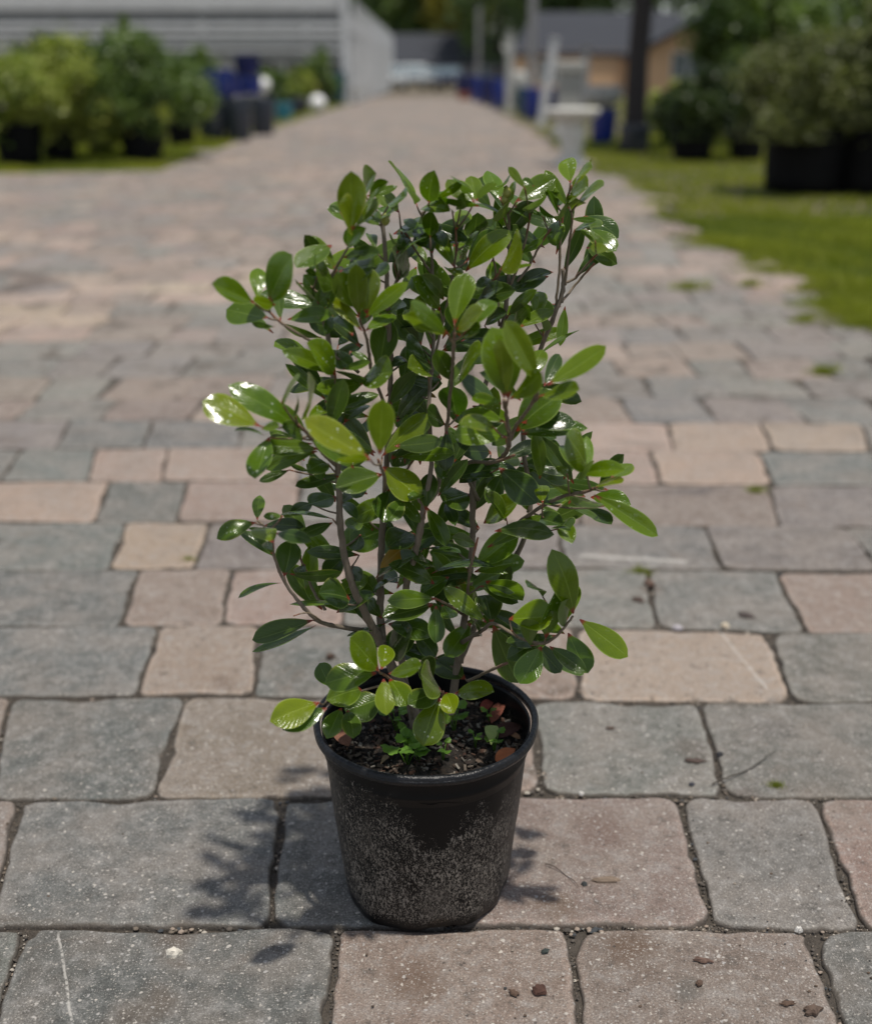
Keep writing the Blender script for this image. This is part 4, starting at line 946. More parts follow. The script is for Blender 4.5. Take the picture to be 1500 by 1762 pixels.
# inner leaves the traced ones leave room for, mostly behind
MA = np.array(MIDS); cnt = 0; tries = 0
while cnt < 215 and tries < 6000:
    tries += 1
    sp = R.choice(SAMP)
    if sp[1] > 1110 or sp[1] < 350: continue
    ang = R.uniform(0, 6.28); rr = R.uniform(8, 60); bx = sp[0] + rr * math.cos(ang); by = sp[1] + rr * math.sin(ang) * .7
    a2 = ang + R.gauss(0, .7); L = R.uniform(62, 108); tx = bx + L * math.cos(a2); ty = by + L * math.sin(a2) * .75 - 10
    mx_, my_ = (bx + tx) / 2, (by + ty) / 2; dd = np.hypot(MA[:, 0] - mx_, MA[:, 1] - my_)
    if (dd < 55).sum() < 3 or (np.hypot(MA[:, 0] - tx, MA[:, 1] - ty) < 45).sum() < 1: continue
    dy = min(sp[2] + R.uniform(.01, .11), .2)
    clus.insert(0, (bx, by, dy, sp[3]))
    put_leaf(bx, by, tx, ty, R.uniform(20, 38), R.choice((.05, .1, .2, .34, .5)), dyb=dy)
    clus.pop(0); cnt += 1
shrub = empty('shrub', (PC.x, PC.y, SZ), 'leafy evergreen shrub with glossy green leaves growing in the black pot', 'shrub')
for i in range(NS):
    st = SM[i].build('stem', 'bark'); fo = FM[i].build('foliage', 'leaf')
    for o in (st, fo):
        o.data.transform(Matrix.Translation(-shrub.location))
    st.parent = shrub; fo.parent = st
for (px, py, dy, r) in ((872, 333, .03, .005), (869, 345, .03, .004), (663, 380, -.01, .005)):
    mb = MB(); p = P(px, py, AX + dy) - shrub.location
    mb.lathe([(.001, -r), (r * .7, -r * .6), (r, 0), (r * .8, r * .8), (r * .35, r * 1.4), (.0004, r * 1.7)], 12, p.x, p.y, p.z); mb.build('bud', 'bud', shrub)

# ---------------------------------------------------------------- things on the soil
def on_soil(px, py, dz=0): return G(px, py, SZ + dz)
def seedling(px, py, size, n_, label, faccol=None):
    size *= 1.75; b = on_soil(px, py); mb = MB(); st = MB()
    for k in range(n_):
        a = k * 2.4 + R.uniform(-.3, .3); r = size * (0.3 + .7 * (k / max(n_ - 1, 1))) ; h = size * R.uniform(.5, 1.2) + .008
        c0 = Vector((math.cos(a) * r * .55, math.sin(a) * r * .55, h)); L = size * R.uniform(.5, .8)
        st.tube([Vector((0, 0, -.004)), c0 * .5 + Vector((0, 0, h * .1)), c0], [.0006] * 3, 5)
        # scalloped leaf
        m = 22; vs = [c0 + Vector((0, 0, -.0008))]; dirv = Vector((math.cos(a), math.sin(a), .15)); sdv = Vector((-math.sin(a), math.cos(a), 0))
        for j in range(m):
            t = 2 * math.pi * j / m; rad_ = L * .55 * (1 + .13 * math.cos(t * 8)) * (1 + .12 * math.cos(t))
            vs.append(c0 + dirv * (rad_ * math.cos(t) + L * .35) + sdv * rad_ * math.sin(t) * .85 + Vector((0, 0, .12 * L * math.cos(2 * t))))
        f = R.uniform(.1, 1); mb.add(vs, [(0, 1 + j, 1 + (j + 1) % m) for j in range(m)], (f, f, f, 1))
    root = empty('weed_seedling', b, label, 'weed', 'weed seedlings growing in the pot')
    l_ = mb.build('leaves', 'seedling', root, False); s_ = st.build('stem', 'seedling', root)
seedling(683, 1262, .013, 5, 'weed seedling left of the trunk, uppermost of the left weeds')
seedling(700, 1288, .011, 4, 'weed seedling below the uppermost one left of the trunk')
seedling(700, 1318, .015, 7, 'leafiest weed seedling close behind the front rim')
seedling(722, 1312, .010, 5, 'weed seedling at the right side of the leafiest one')
seedling(782, 1262, .012, 5, 'weed seedling right of the trunk under the big drooping leaf')
seedling(762, 1312, .008, 4, 'small weed seedling near the front rim, right of the trunk')
seedling(818, 1288, .007, 3, 'small weed seedling between the trunk and the right rim')
seedling(850, 1296, .009, 4, 'weed seedling beside the orange dry leaf')
seedling(842, 1245, .008, 3, 'pale grey green weed seedling at the back right of the soil')
def dry(px, py, tx, ty, w, col, label, up=.006, name='dry_leaf'):
    a = on_soil(px, py, up); b = on_soil(tx, ty, up * 1.6); mb = MB()
    o_ = a.copy(); leafmesh(mb, a - o_, b - o_, w, Vector((R.uniform(-.2, .2), -.3, 1)), col, camber=.12, fold=.35, drops=0, nl=8, nw=2, tipround=.6)
    for i in range(len(mb.uv)): mb.uv[i] = (0, 0)
    o = mb.build(name, 'attr'); o.location = o_
    tag(o, label, 'leaf', 'fallen leaves on the soil in the pot')
dry(885, 1288, 858, 1318, .020, (.36, .11, .035), 'bright orange dry leaf against the right inner rim', .012)
dry(868, 1208, 845, 1245, .016, (.20, .06, .035), 'reddish curled dry leaf at the back right of the soil')
dry(848, 1205, 828, 1225, .014, (.22, .045, .03), 'small red dry leaf left of the curled reddish one')
dry(900, 1250, 850, 1268, .022, (.055, .018, .012), 'long dark maroon dry leaf above the orange leaf')
dry(840, 1180, 872, 1200, .018, (.13, .05, .025), 'brown dry leaf leaning on the back inner wall of the pot', .012)
dry(575, 1255, 600, 1285, .020, (.19, .085, .05), 'brown dry leaf against the left inner rim', .012)
dry(792, 1150, 800, 1178, .016, (.15, .03, .02), 'dark red dry leaf at the back of the pot behind the stem', .012)
dry(870, 1262, 895, 1272, .008, (.24, .13, .07), 'tiny buff dry leaf by the maroon leaf')
dry(845, 1282, 846, 1248, .018, (.26, .33, .10), 'pale yellow green fallen leaf standing on the soil', .014)
dry(655, 1315, 668, 1300, .007, (.28, .20, .12), 'little straw coloured leaf near the front left of the soil')

# ================================================================== BACKGROUND
def bush(name, cx, cy, z0, z1, rx, ry, n, leaf, mat, parent=None, seed=0, clumps=26, power=.5, blossom=None):
    rs = np.random.RandomState(seed + 11)
    zc, rz = (z0 + z1) / 2, (z1 - z0) / 2
    u = rs.normal(size=(clumps, 3)); u /= np.linalg.norm(u, axis=1)[:, None]; rr = rs.uniform(.35, 1.0, clumps) ** power
    cen = u * rr[:, None] * .95
    idx = rs.randint(0, clumps, n); p = cen[idx] * rs.uniform(.75, 1.22, clumps)[idx][:, None] + rs.normal(0, .15, (n, 3)) * rs.uniform(.5, 1.5, clumps)[idx][:, None]
    tone = rs.uniform(.1, .9, clumps)[idx] + rs.normal(0, .18, n)
    p = p * np.array([rx, ry, rz]) + np.array([cx, cy, zc]); p[:, 2] = np.maximum(p[:, 2], z0 + .02)
    a = rs.normal(size=(n, 3)); a[:, 2] = a[:, 2] * .6 + .3; a /= np.linalg.norm(a, axis=1)[:, None]
    b = np.cross(a, rs.normal(size=(n, 3))); b /= np.linalg.norm(b, axis=1)[:, None]
    L = leaf * rs.uniform(.6, 1.4, n)[:, None]; w = L * .28
    V = np.stack([p - a * L * .5, p + b * w, p + a * L * .5, p - b * w], 1).reshape(-1, 3)
    return quads(name, V, np.clip(tone, 0, 1), mat, parent)
def shrub_bg(px, py, hpx0, hpx1, wpx, mat, label, n=9000, leaf=.07, dyc=0, seed=1, depth=None, name='bush', cat='shrub', group=None):
    """px, py: ground contact; crown from hpx1(top row) to hpx0(bottom row), half width wpx"""
    g0 = G(px, py); s = GS(py); top = 1 - (hpx1 - 130) / s; bot = 1 - (hpx0 - 130) / s; r = wpx / s
    root = empty(name, (g0.x, g0.y + dyc, 0), label, cat, group)
    bush('crown', 0, 0, bot, top, r, (depth or r), n, leaf, mat, root, seed)
    st = MB(); 
    for k in range(4):
        a = k * 1.6 + seed; st.tube([(0, 0, .25), (.1 * r * math.cos(a), .1 * r * math.sin(a), bot), (.45 * r * math.cos(a), .45 * r * math.sin(a), (bot + top) / 2)], [.03, .022, .012], 7)
    st.build('trunk', 'tree_bark', root)
    return root
def tub(px, py, wpx, hpx, mat, label, name='plant_pot', group='nursery pots beside the path', taper=.82, z=0, dy=0, s=None, lip=.03, soil_=True, belly=0):
    g0 = G(px, py); s = s or GS(py); r = wpx / 2 / s; h = hpx / s
    root = empty(name, (g0.x, g0.y + r + dy, z), label, 'pot', group); b = MB()
    pr = [(r * taper * .9, 0), (r * taper, .01)] + [(r * (taper + (1 - taper) * t + belly * math.sin(math.pi * t)), h * t) for t in (.2, .4, .6, .8, .93)] + [(r * .97, h * .95)]
    pr += [(r * .93, h * .95), (r * .85, h * .8), (r * .7, h * .8)]
    b.lathe(pr, 36); b.build('body', mat, root)
    q = MB(); q.lathe([(r * .93, h * .95), (r * 1.03, h * .945), (r * 1.05, h * .97), (r * 1.03, h), (r * .94, h), (r * .93, h * .96)], 36, caps=False); q.build('rim', mat, root)
    if soil_:
        d = MB(); d.lathe([(r * .9, h * .88), (.001, h * .9)], 24); d.build('soil', 'soil', root)
    return root

# --- left: shrubs in black nursery pots at the corner of the strip
tub(22, 284, 84, 68, 'black_plastic', 'black nursery pot at the far left edge under the yellow green shrub')
tub(96, 278, 62, 60, 'black_plastic', 'black nursery pot second from the left edge')
tub(237, 278, 76, 62, 'black_plastic', 'black nursery pot standing alone at the corner of the grass strip')
tub(170, 262, 52, 48, 'black_plastic', 'black nursery pot set back between the other left pots')
tub(308, 250, 50, 40, 'black_plastic', 'black nursery pot behind the dark shrub next to the slate jars')
shrub_bg(12, 284, 244, 88, 84, 'fol_yellow', 'yellow green leafy shrub at the far left edge', 15000, .075, .2, 1)
shrub_bg(118, 278, 242, 86, 96, 'fol_yellow', 'yellow green shrub with buff tips, second from the left edge', 17000, .075, .35, 2)
shrub_bg(258, 278, 250, 80, 98, 'fol_green', 'broad dark green shrub at the corner of the grass strip', 18000, .07, .35, 3)
shrub_bg(62, 266, 232, 100, 60, 'fol_green', 'green leafy shrub filling in between the two far left ones', 9000, .075, .5, 131)
shrub_bg(190, 270, 240, 112, 58, 'fol_yellow', 'light green shrub between the buff tipped and the broad dark one', 9000, .07, .6, 132)
shrub_bg(320, 250, 215, 130, 36, 'fol_yellow', 'small light green shrub at the right side of the broad dark one', 4000, .06, .3, 31)
shrub_bg(185, 240, 150, 42, 26, 'fol_green', 'narrow upright green shrub rising behind the left shrubs', 5000, .10, 1.5, 4)
shrub_bg(60, 235, 160, 62, 60, 'fol_dark', 'dark bushy shrub behind the yellow green ones', 7000, .10, 1.5, 5)
shrub_bg(140, 235, 170, 95, 50, 'fol_green', 'green shrub behind the gap between the left shrubs', 6000, .10, 2, 55)
for k, (px, py, yy) in enumerate(((50, 175, .09), (85, 192, .06), (165, 157, .07), (130, 150, .05), (30, 140, .05))):
    pass
# --- slate jars with blue pots on top
def g_of(px, py): return G(px, py)
sj = []
for k, (px, py, w, h, lb) in enumerate(((362, 243, 52, 66, 'slate grey glazed jar nearest the dark shrub'), (408, 243, 50, 72, 'slate grey glazed jar in the middle of the dark jars'), (450, 232, 46, 62, 'slate grey glazed jar at the right end of the dark jars'),
                                      (385, 226, 46, 56, 'slate grey glazed jar in the second row, left'), (430, 222, 44, 56, 'slate grey glazed jar in the second row, right'))):
    tub(px, py, w, h, 'slate', lb, 'glazed_jar', 'dark glazed jars left of the path', .75, soil_=False, belly=.08)
s1 = GS(243)
tub(378, 243, 46, 44, 'blue', 'cobalt blue glazed pot on top of the left slate jars', 'glazed_pot', 'blue pots on the dark jars', .8, 72 / s1, .1, s1, soil_=False, belly=.05)
s2 = GS(232)
tub(434, 232, 40, 28, 'blue', 'bright blue glazed pot on top of the right slate jars', 'glazed_pot', 'blue pots on the dark jars', .85, 66 / s2, -.1, s2, soil_=False)
tub(430, 232, 46, 34, 'navy', 'navy glazed pot stacked above the bright blue one', 'glazed_pot', 'blue pots on the dark jars', .85, 96 / s2, -.1, s2, soil_=False)
tub(402, 226, 44, 40, 'blue', 'cobalt blue glazed pot on the second row of slate jars, left', 'glazed_pot', 'blue pots on the dark jars', .8, 56 / GS(226), .1, GS(226), soil_=False)
tub(352, 222, 44, 50, 'navy', 'navy glazed pot half hidden by the dark shrub', 'glazed_pot', 'blue pots on the dark jars', .8, 44 / GS(222), .4, GS(222), soil_=False)
tub(346, 222, 44, 44, 'slate', 'slate grey glazed jar half hidden by the dark shrub', 'glazed_jar', 'dark glazed jars left of the path', .75, dy=.4, soil_=False, belly=.08)
tub(487, 207, 34, 28, 'teal', 'turquoise glazed pot on the grass beside the dark jars', 'glazed_pot', 'single glazed pots left of the path', .8, soil_=False)
tub(512, 195, 34, 26, 'slate', 'dark glazed pot between the turquoise pot and the white glint ball', 'glazed_pot', 'single glazed pots left of the path', .8, soil_=False)
tub(582, 179, 26, 52, 'teal_dark', 'tall dark teal glazed jar beside the white corner post', 'glazed_jar', 'single glazed pots left of the path', .7, soil_=False, belly=.08)
def glint(px, py, rpx, gy, label):  # added white ball in place of a blurred sun glint on pots or leaves
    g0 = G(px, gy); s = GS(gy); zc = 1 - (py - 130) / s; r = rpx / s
    root = empty('glint_ball', (g0.x, g0.y, 0), label, 'highlight', 'white balls standing in for sun glints left of the path')
    m = MB(); n = 14; m.lathe([(max(r * math.sin(math.pi * k / n), .002), zc - r * math.cos(math.pi * k / n)) for k in range(n + 1)], 28); m.build('ball', 'glint_white', root)
    m = MB(); m.lathe([(r * .8, 0), (r * .8, .04), (r * .3, .08), (r * .25, zc - r * 1.05), (r * .4, zc - r * .9)], 20); m.build('pedestal', 'grey_wood', root)  # stand added only to carry the ball
glint(460, 178, 13, 212, 'white ball standing in for a sun glint beside the turquoise pot')
glint(547, 174, 14, 190, 'white ball standing in for a sun glint in front of the small green tree')
glint(557, 117, 14, 176, 'white ball standing in for a sun glint, on an added tall stand next to the corner post')
glint(170, 105, 13, 232, 'white ball standing in for a sun glint above the left shrubs')
glint(455, 145, 13, 196, 'white ball standing in for a softer sun glint above the blue pots')
shrub_bg(545, 184, 175, 95, 28, 'fol_green', 'small green tree behind the white glint balls', 4000, .16, 1, 6)
shrub_bg(508, 186, 175, 120, 26, 'fol_yellow', 'light green bush left of the small tree by the glint balls', 3000, .16, 1, 7)
shrub_bg(455, 196, 185, 120, 30, 'fol_green', 'green bush behind the softer white glint ball', 3000, .14, 1.5, 8)
shrub_bg(335, 205, 185, 85, 30, 'fol_green', 'green bush behind the cobalt blue pot', 4000, .14, 1.0, 9)

# --- shade house left: lath wall, posts, dark inside
YH = G(597, 178).y; sH = GS(178); XH = lambda px: (px - 750) / sH; ZH = lambda py: 1 - (py - 130) / sH
sh = empty('shade_house', (XH(597), YH, 0), 'long pale grey lath shade house along the left side', 'building')
def rel(mb, name, mat, parent, base, smooth=False):
    o = mb.build(name, mat, None, smooth); o.data.transform(Matrix.Translation(-base)); o.parent = parent; return o
base = Vector(sh.location)
m = MB(); m.box(XH(590), XH(604), YH - .15, YH + .15, 0, 6.0); rel(m, 'post', 'white_paint', sh, base)
for px in (-10, 120, 230, 355, 455, 530):
    m = MB(); w = .14 if px in (355, 530) else .09; m.box(XH(px) - w, XH(px) + w, YH + .32, YH + .55, 0, 6.0); rel(m, 'post', 'white_paint' if px in (355, 530) else 'dark_wood', sh, base)
def hband(name, p0, p1, mat, y0=-.10, y1=-.04, x0=-260, x1=588):
    m = MB(); m.box(XH(x0), XH(x1), YH + y0, YH + y1, ZH(p1), ZH(p0)); rel(m, name, mat, sh, base)
hband('eave_board', -2, 9, 'white_paint'); hband('eave_board', 15, 26, 'white_paint', -.16, -.11)
hband('fascia_board', 31, 44, 'lath_dark', -.02, .03); hband('rail', 60, 66, 'white_paint'); hband('rail', 78, 83, 'lath_dark'); hband('rail', 47, 55, 'lath'); hband('rail', 70, 74, 'white_paint'); hband('rail', 86, 90, 'lath'); hband('rail', 98, 104, 'lath_dark', -.03, .02)
m = MB(); z = ZH(108)
while z < 6.0:                     # horizontal laths with gaps
    m.box(XH(-260), XH(588), YH + .05, YH + .09, z, z + .17); z += .30
rel(m, 'lath_wall', 'lath', sh, base)
for k, (a, b_, c_) in enumerate(((-200, -30, 140), (10, 108, 135), (250, 300, 140), (368, 420, 126), (470, 492, 150))):
    m = MB(); n_ = 18; vs = []         # pale shade cloth hanging in panels below the laths
    for q in range(n_ + 1):
        x = XH(a + (b_ - a) * q / n_); y_ = YH + .7 + .12 * math.sin(q * 1.3 + k); vs += [(x, y_, ZH(107)), (x, y_, ZH(c_ + 3 * math.sin(q * .9)))]
    m.add(vs, [(2 * q, 2 * q + 1, 2 * q + 3, 2 * q + 2) for q in range(n_)]); rel(m, 'shade_cloth', 'lath', sh, base)
m = MB(); m.box(XH(-260), XH(580), YH + 9.0, YH + 9.1, 0, 6); rel(m, 'back_wall', 'dark_wood', sh, base)
m = MB()
for k in range(26): m.box(XH(-260), XH(588), YH + .6 + k * .34, YH + .8 + k * .34, 6.0, 6.04)
rel(m, 'roof_laths', 'lath', sh, base)
# the side wall running away along the path: boards upright
yy = YH + 1.2; xw = XH(611)
while yy < 88:
    m = MB(); m.box(xw - .07, xw + .07, yy, yy + .14, 0, 3.7); rel(m, 'side_post', 'white_paint', sh, base); yy += 3.0
m = MB(); yy = YH + .6
while yy < 87: m.box(xw - .16, xw - .13, yy, yy + .30, .55, 3.2); yy += .62
rel(m, 'side_wall', 'lath', sh, base)
m = MB(); m.box(XH(607) - .10, XH(607) + .10, YH + .2, 88, .0, .12); m.box(XH(607) - .12, XH(607) - .02, YH + .2, 88, 2.4, 2.55); rel(m, 'side_rail', 'grey_wood', sh, base)
# plants inside the shade house
for k, (px, h, lb) in enumerate(((275, 1.5, 'dark plant inside the shade house behind the broad shrub'), (410, 1.7, 'dark plant inside the shade house above the blue pots'), (100, 2.0, 'dark plant inside the shade house at the left'))):
    root = empty('bush', (XH(px), YH + 3, 0), lb, 'shrub'); bush('crown', 0, 0, .1, h, 1.6, 1.2, 2500, .2, 'fol_dark', root, 70 + k)

# --- cars far down the path
def car(px, py, mat, label, rz=0, sc=1.0, kind=0):
    g0 = G(px, py); root = empty('parked_car', (g0.x, g0.y + 2.3, 0), label, 'car', 'cars parked at the end of the path', rz)
    W2 = .92 * sc
    P0 = [(-2.25, .35), (-2.28, .75), (-2.15, .98), (-1.1, 1.06), (-.45, 1.62 * sc), (1.3, 1.68 * sc), (2.05, 1.15), (2.25, 1.0), (2.28, .4)]
    b = MB(); n = len(P0); vs = []
    for x, k_ in ((-W2, 1), (-W2 * .97, 1), (W2 * .97, 1), (W2, 1)):
        for (y_, z) in P0:
            t = max(0, (z - 1.06)) * .24; vs.append((x - math.copysign(t, x), y_, z if abs(x) < W2 else z * .985 + .005))
    fs = [(r * n + i, r * n + (i + 1) % n, (r + 1) * n + (i + 1) % n, (r + 1) * n + i) for r in range(3) for i in range(n)] + [tuple(reversed(range(n))), tuple(range(3 * n, 4 * n))]
    b.add(vs, fs); b.build('body', mat, root, False)
    m = MB()
    for (a, c_) in (((-1.05, 1.10), (-.50, 1.55 * sc)),):
        o = -.02; t0 = .05; t1 = max(0, c_[1] - 1.06) * .24 + .06
        m.add([(-W2 + t0, a[0] + o, a[1] + .01), (W2 - t0, a[0] + o, a[1] + .01), (W2 - t1, c_[0] + o, c_[1] + .01), (-W2 + t1, c_[0] + o, c_[1] + .01)], [(0, 1, 2, 3)])
    m.build('windscreen', 'glass', root, False)
    for sx in (-1, 1):
        m = MB(); m.add([(sx * (W2 + .012), -.85, 1.10), (sx * (W2 + .012), 1.7, 1.12), (sx * (W2 - .10), 1.2, 1.52 * sc), (sx * (W2 - .10), -.4, 1.52 * sc)], [(0, 1, 2, 3)]); m.build('window', 'glass', root, False)
        m = MB(); m.box(sx * W2 * .62 - .18, sx * W2 * .62 + .18, -2.32, -2.2, .68, .86); m.build('headlight', 'lamp_lens', root, False)
        for yy_ in (-1.4, 1.4):
            m = MB(); m.lathe([(.20, -.1), (.33, -.1), (.34, 0), (.33, .1), (.20, .1)], 24); o = m.build('wheel', 'tyre', root); o.rotation_euler = (0, math.pi / 2, 0); o.location = (sx * (W2 - .08), yy_, .34)
    m = MB(); m.box(-.45, .45, -2.33, -2.24, .5, .64); m.build('grille', 'tyre', root, False)
car(672, 157, 'car_white', 'white car nearest the pale wall at the end of the path', .05, 1.05)
car(712, 155, 'car_silver', 'silver car in the middle at the end of the path', .0, 1.1)
car(745, 154, 'car_silver', 'grey car right of the silver one at the end of the path', .0, 1.0)
car(772, 157, 'car_dark', 'dark navy car rightmost of the far cars', -.05, 1.0)

# --- houses
def gable_house(name, x0, x1, y0, dpt, he, hr, wall, label, axis='x', parent=None):
    root = empty(name, ((x0 + x1) / 2, y0, 0), label, 'house'); w = (x1 - x0) / 2
    m = MB(); m.box(-w, w, 0, dpt, 0, he); m.build('wall', wall, root, False)
    m = MB(); o = .15
    if axis == 'x':
        m.add([(-w - o, -o, he - .1), (w + o, -o, he - .1), (w + o - 1.5, dpt / 2, hr), (-w - o + 1.5, dpt / 2, hr), (-w - o, dpt + o, he - .1), (w + o, dpt + o, he - .1),
               (-w - o, -o, he - .32), (w + o, -o, he - .32), (-w - o, dpt + o, he - .32), (w + o, dpt + o, he - .32)],
              [(0, 1, 2, 3), (3, 2, 5, 4), (0, 3, 4), (1, 5, 2), (6, 7, 1, 0), (8, 4, 5, 9), (6, 0, 4, 8), (7, 9, 5, 1), (6, 8, 9, 7)])
    m.build('roof', 'roof', root, False)
    return root, w
Yf = 150
k1 = gable_house('house', (640 - 750) / 13.2, (868 - 750) / 13.2, Yf, 11, 2.6, 6.0, 'grey_wall', 'low far house with a dark roof behind the parked cars')
for x in (-6, -2.5, 1.5, 5.5):
    m = MB(); m.box(x - .6, x + .6, -.05, -.004, .9, 2.0); o = m.build('window', 'glass', k1[0], False)
    f = MB(); f.box(x - .68, x + .68, -.08, -.052, .82, .9); f.box(x - .68, x + .68, -.08, -.052, 2.0, 2.08); f.build('frame', 'white_paint', o, False)
YR = 70.; sR = F / (YR * math.cos(TH)); XRr = lambda px: (px - 750) / sR; ZR = lambda py: 1 - (py - 130) / sR
hw = gable_house('house', XRr(895), XRr(1240), YR + 3, 9, ZR(88), ZR(18), 'tan_wall', 'tan walled house with a dark roof behind the blue pots')
h0 = hw[0]; bx = h0.location.x
# projecting front gable
gx0, gx1 = XRr(1095) - bx, XRr(1330) - bx; gc = (gx0 + gx1) / 2; ez = ZR(88); az = ZR(26)
m = MB(); m.add([(gx0, -3, 0), (gx1, -3, 0), (gx1, -3, ez), (gc, -3, az), (gx0, -3, ez), (gx0, -.01, 0), (gx1, -.01, 0), (gx1, -.01, ez), (gc, -.01, az), (gx0, -.01, ez)],
      [(0, 1, 2, 3, 4), (0, 4, 9, 5), (1, 6, 7, 2)]); m.build('gable_wall', 'tan_wall', h0, False)
m = MB(); o = .5
for sx, xe_ in ((-1, gx0), (1, gx1)):
    ex = xe_ + sx * o; dz = -o * (az - ez) / (gc - gx0)
    vs = [(gc, -3.6, az + .02), (ex, -3.6, ez + dz + .02), (ex, 4, ez + dz + .02), (gc, 4, az + .02)]; vs += [(a, b, c - .25) for a, b, c in vs]
    m.add(vs, [(0, 1, 2, 3), (4, 7, 6, 5), (0, 4, 5, 1), (1, 5, 6, 2)])
m.build('gable_roof', 'roof', h0, False)
def win(x0, x1, z0, z1, y_, par):
    m = MB(); m.box(x0, x1, y_ - .03, y_ - .004, z0, z1); o = m.build('window', 'glass', par, False)
    f = MB(); t = .10
    for a in ((x0 - t, x1 + t, z1, z1 + t), (x0 - t, x1 + t, z0 - t, z0), (x0 - t, x0, z0, z1), (x1, x1 + t, z0, z1), ((x0 + x1) / 2 - .04, (x0 + x1) / 2 + .04, z0, z1), (x0, x1, (z0 + z1) / 2 - .03, (z0 + z1) / 2 + .03)):
        f.box(a[0], a[1], y_ - .08, y_ - .032, a[2], a[3])
    f.build('frame', 'white_paint', o, False)
win(XRr(1156) - bx, XRr(1206) - bx, ZR(132), ZR(95), -3, h0)
win(XRr(935) - bx, XRr(965) - bx, ZR(140), ZR(105), 0, h0)

# --- trees closing the view
def tree(px, Yd, top, bot, rx, n, leaf, mat, label, seed, trunk=.25, ry=None):
    x = (px - 750) / F * Yd * 1.0; root = empty('tree', (x, Yd, 0), label, 'tree', 'trees beyond the houses')
    bush('crown', 0, 0, bot, top, rx, ry or rx * .7, n, leaf, mat, root, seed, 40)
    t = MB(); t.tube([(0, 0, 0), (.1, 0, bot * .6), (0, .1, bot + .4), (.3, 0, (bot + top) / 2)], [trunk * 1.3, trunk, trunk * .9, trunk * .4], 10)
    for k in range(4):
        a = k * 1.7 + seed; t.tube([(0, 0, bot * .8 + .3), (rx * .3 * math.cos(a), rx * .2 * math.sin(a), (bot + top) / 2), (rx * .6 * math.cos(a), rx * .4 * math.sin(a), bot + (top - bot) * .7)], [trunk * .5, trunk * .3, trunk * .12], 7)
    t.build('trunk', 'tree_bark', root)
tree(655, 170, 19, 3, 7, 9000, .9, 'fol_far', 'dark green tree just right of the pale side wall', 20)
tree(700, 180, 13.5, 3, 6, 7000, .8, 'fol_far', 'lower dark tree with a sky gap above it', 21)
tree(745, 165, 15, 3, 4.6, 7000, .8, 'fol_green', 'green tree above the middle of the far roof', 22)
tree(790, 160, 20, 2.5, 5.2, 8000, .7, 'fol_autumn', 'golden green tree above the far roof', 23)
tree(850, 150, 22, 2.5, 6, 8000, .8, 'fol_far', 'dark tree between the two houses', 24)
tree(905, 120, 20, 2.5, 6, 8000, .7, 'fol_far', 'dark tree behind the left end of the tan house roof', 241)
tree(960, 110, 22, 4, 8, 9000, .7, 'fol_far', 'broad dark tree behind the middle of the tan house', 25)
tree(1090, 105, 22, 4, 8, 9000, .7, 'fol_far', 'dark tree behind the gable of the tan house', 26)
tree(1240, 95, 20, 2, 8, 9000, .6, 'fol_far', 'dark tree right of the tan house gable', 27)
tree(1400, 60, 12, 1, 6, 9000, .4, 'fol_far', 'dark tree far behind the olive bushes', 28)
tree(1520, 40, 9, .5, 4, 8000, .3, 'fol_green', 'bright green tree at the top right corner', 29)
tree(600, 190, 22, 3, 9, 8000, .9, 'fol_far', 'dark tree showing through above the shade house', 30)
# --- posts and boards on the right
def post(px, gy, top_py, wpx, mat, label, name='post', lean=0, cat='post'):
    g0 = G(px, gy); s = GS(gy); h = 1 - (top_py - 130) / s; r = wpx / 2 / s; m = MB()
    m.box(-r, r, -r, r, 0, h); m.box(-r * 1.25, r * 1.25, -r * 1.25, r * 1.25, h + .002, h + .04)
    o = m.build(name, mat, None, False); o.location = g0; o.rotation_euler = (0, lean, 0); return tag(o, label, cat)
post(875, 193, 62, 12, 'concrete', 'weathered white post at the path edge left of the blue pots')
post(912, 172, -30, 13, 'grey_wood', 'tall grey post reaching above the house eaves')
post(930, 217, 72, 12, 'white_paint', 'white board leaning to the right in front of the tan house', 'board', .14, 'board')
post(1003, 200, 84, 12, 'grey_wood', 'short grey post behind the stone pedestal')
post(822, 160, 20, 7, 'grey_wood', 'thin far pole left of the white post')
# --- cast stone ornaments
def ped(px, py, prof, mat, label, name, cat, s=None, z=0, parts=None, sq=False):
    g0 = G(px, py); s = s or GS(py); root = empty(name, (g0.x, g0.y + .2, z), label, cat)
    for pn, pr in prof:
        m = MB(); m.lathe([(r / s, h / s) for r, h in pr], 4 if sq else 40)
        o = m.build(pn, mat, root, not sq)
        if sq: o.rotation_euler = (0, 0, math.pi / 4)
    return root
ped(985, 288, [('base', [(30, 0), (30, 8), (22, 13), (20, 16)]), ('pedestal', [(20, 16), (17, 24), (21, 40), (24, 55), (20, 66), (25, 74)]), ('bowl', [(25, 74), (40, 82), (47, 90), (47, 96), (43, 96), (34, 90), (2, 88)])], 'concrete_white', 'white cast stone birdbath on the lawn edge behind the shrub top', 'birdbath', 'birdbath')
ped(978, 238, [('base', [(36, 0), (36, 14), (30, 18)]), ('column', [(28, 18), (26, 60), (28, 104)]), ('cap', [(30, 104), (35, 110), (35, 122), (28, 124)])], 'concrete', 'square grey stone column standing behind the birdbath', 'stone_column', 'column', sq=True)
tub(1040, 247, 46, 58, 'blue', 'blue glazed pot under the stone bowl, nearest of the right blue pots', 'glazed_pot', 'blue glazed pots right of the path', .85, soil_=False)
sB = GS(247)
ped(1036, 247, [('bowl', [(14, 0), (26, 6), (32, 16), (33, 34), (29, 34), (26, 20), (2, 14)])], 'concrete', 'grey cast stone bowl sitting on the near blue pot', 'stone_bowl', 'bowl', sB, 60 / sB)
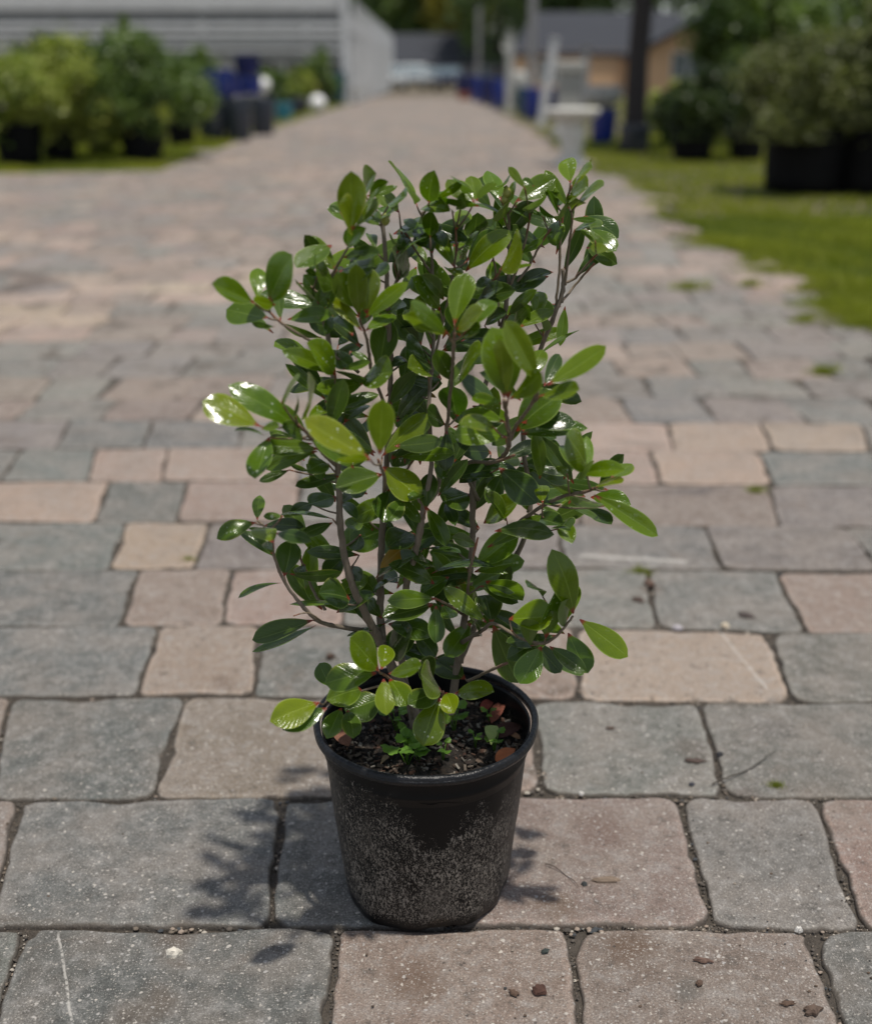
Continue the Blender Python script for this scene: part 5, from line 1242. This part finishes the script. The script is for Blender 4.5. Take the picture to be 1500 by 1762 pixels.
bl = [(915, 206, 30, 52, 'blue', 'bright blue jar right of the white post'), (900, 198, 26, 45, 'teal_dark', 'dark teal jar close to the white post'), (857, 188, 24, 50, 'blue', 'blue jar left of the white post'), (838, 181, 22, 46, 'navy', 'navy jar, second left of the white post'),
      (822, 176, 20, 42, 'blue', 'blue jar, third left of the white post'), (806, 171, 18, 40, 'navy', 'navy jar in the middle of the receding row'), (792, 166, 16, 36, 'navy', 'small looking navy jar near the orange pot'), (890, 182, 22, 50, 'slate', 'slate jar behind the teal one'), (950, 205, 24, 50, 'navy', 'navy jar behind the leaning board'), (870, 176, 18, 46, 'slate', 'slate jar far behind the white post')]
for px, py, w, h, mt, lb in bl: tub(px, py, w, h, mt, lb, 'glazed_jar', 'glazed jars lined up right of the path', .7, soil_=False, belly=.08)
tub(797, 171, 22, 12, 'terracotta', 'low orange clay pot at the far end of the jar row', 'clay_pot', None, .8, dy=-.3)
ped(893, 192, [('urn', [(6, 0), (8, 4), (4, 14), (10, 30), (14, 48), (12, 60), (9, 66), (2, 66)])], 'concrete', 'grey stone urn beside the white post', 'stone_urn', 'urn')
tub(1095, 262, 56, 44, 'slate', 'grey glazed pot at the foot of the dark tree trunk', 'glazed_pot', None, .85, soil_=False)
# --- dark trunk tree, right
g0 = G(1098, 258); rt = empty('tree', (g0.x, g0.y + .5, 0), 'tree with a dark straight trunk between the stone column and the green bushes', 'tree')
t = MB(); t.tube([(0, 0, 0), (.01, 0, .3), (0, 0, 1.2), (.03, 0, 2.2), (-.05, 0, 3.4)], [.24, .17, .15, .15, .12], 14)
for k in range(6):
    a = k * 1.05; t.tube([(0, 0, 2.5 + .1 * k), (.7 * math.cos(a), .7 * math.sin(a), 3.2), (.8 + .9 * math.cos(a), 1.2 * math.sin(a), 3.9)], [.07, .05, .02], 7)
t.build('trunk', 'tree_bark', rt); bush('crown', .8, 0, 2.5, 5.0, 1.2, 1.5, 9000, .12, 'fol_dark', rt, 40)
# --- right hand shrubs and their big black tubs
tub(1197, 276, 78, 52, 'black_plastic', 'black tub at the left of the right hand shrubs')
tub(1290, 276, 62, 46, 'black_plastic', 'black tub between the dark shrub and the big tubs')
tub(1405, 334, 150, 108, 'black_plastic', 'very large black tub on the lawn under the olive bush', taper=.92)
tub(1545, 338, 160, 108, 'black_plastic', 'very large black tub cut by the right edge of the picture', taper=.92)
shrub_bg(1205, 276, 232, 112, 58, 'fol_dark', 'dark green shrub behind the left black tub', 12000, .08, .3, 50)
shrub_bg(1280, 270, 240, 95, 60, 'fol_dark', 'dark green shrub against the left side of the olive bush', 10000, .08, .3, 51)
shrub_bg(1285, 250, 180, -20, 66, 'fol_dark', 'tall dark shrub rising behind the right hand shrubs', 11000, .10, 1.5, 52)
shrub_bg(1385, 334, 235, 60, 125, 'fol_olive', 'big olive green bush in the large black tub', 26000, .055, .45, 53)
shrub_bg(1520, 338, 245, 20, 110, 'fol_olive', 'big olive green bush at the right edge of the picture', 22000, .055, .5, 54)
shrub_bg(1140, 240, 225, 140, 32, 'fol_yellow', 'small yellow green bush beside the dark tree trunk', 4000, .07, 0, 56)
shrub_bg(1160, 250, 238, 170, 26, 'fol_green', 'low green bush right of the small yellow green one', 4000, .07, 0, 57)
shrub_bg(1360, 262, 150, -30, 90, 'fol_green', 'mid green shrub rising behind the olive bush', 12000, .11, 2.5, 58)
shrub_bg(1470, 270, 160, -40, 90, 'fol_green', 'light green shrub behind the right edge bush', 12000, .11, 3.5, 59)
print('leaves', nleaf, 'inner', cnt, 'verts', sum(len(m.vertices) for m in bpy.data.meshes))
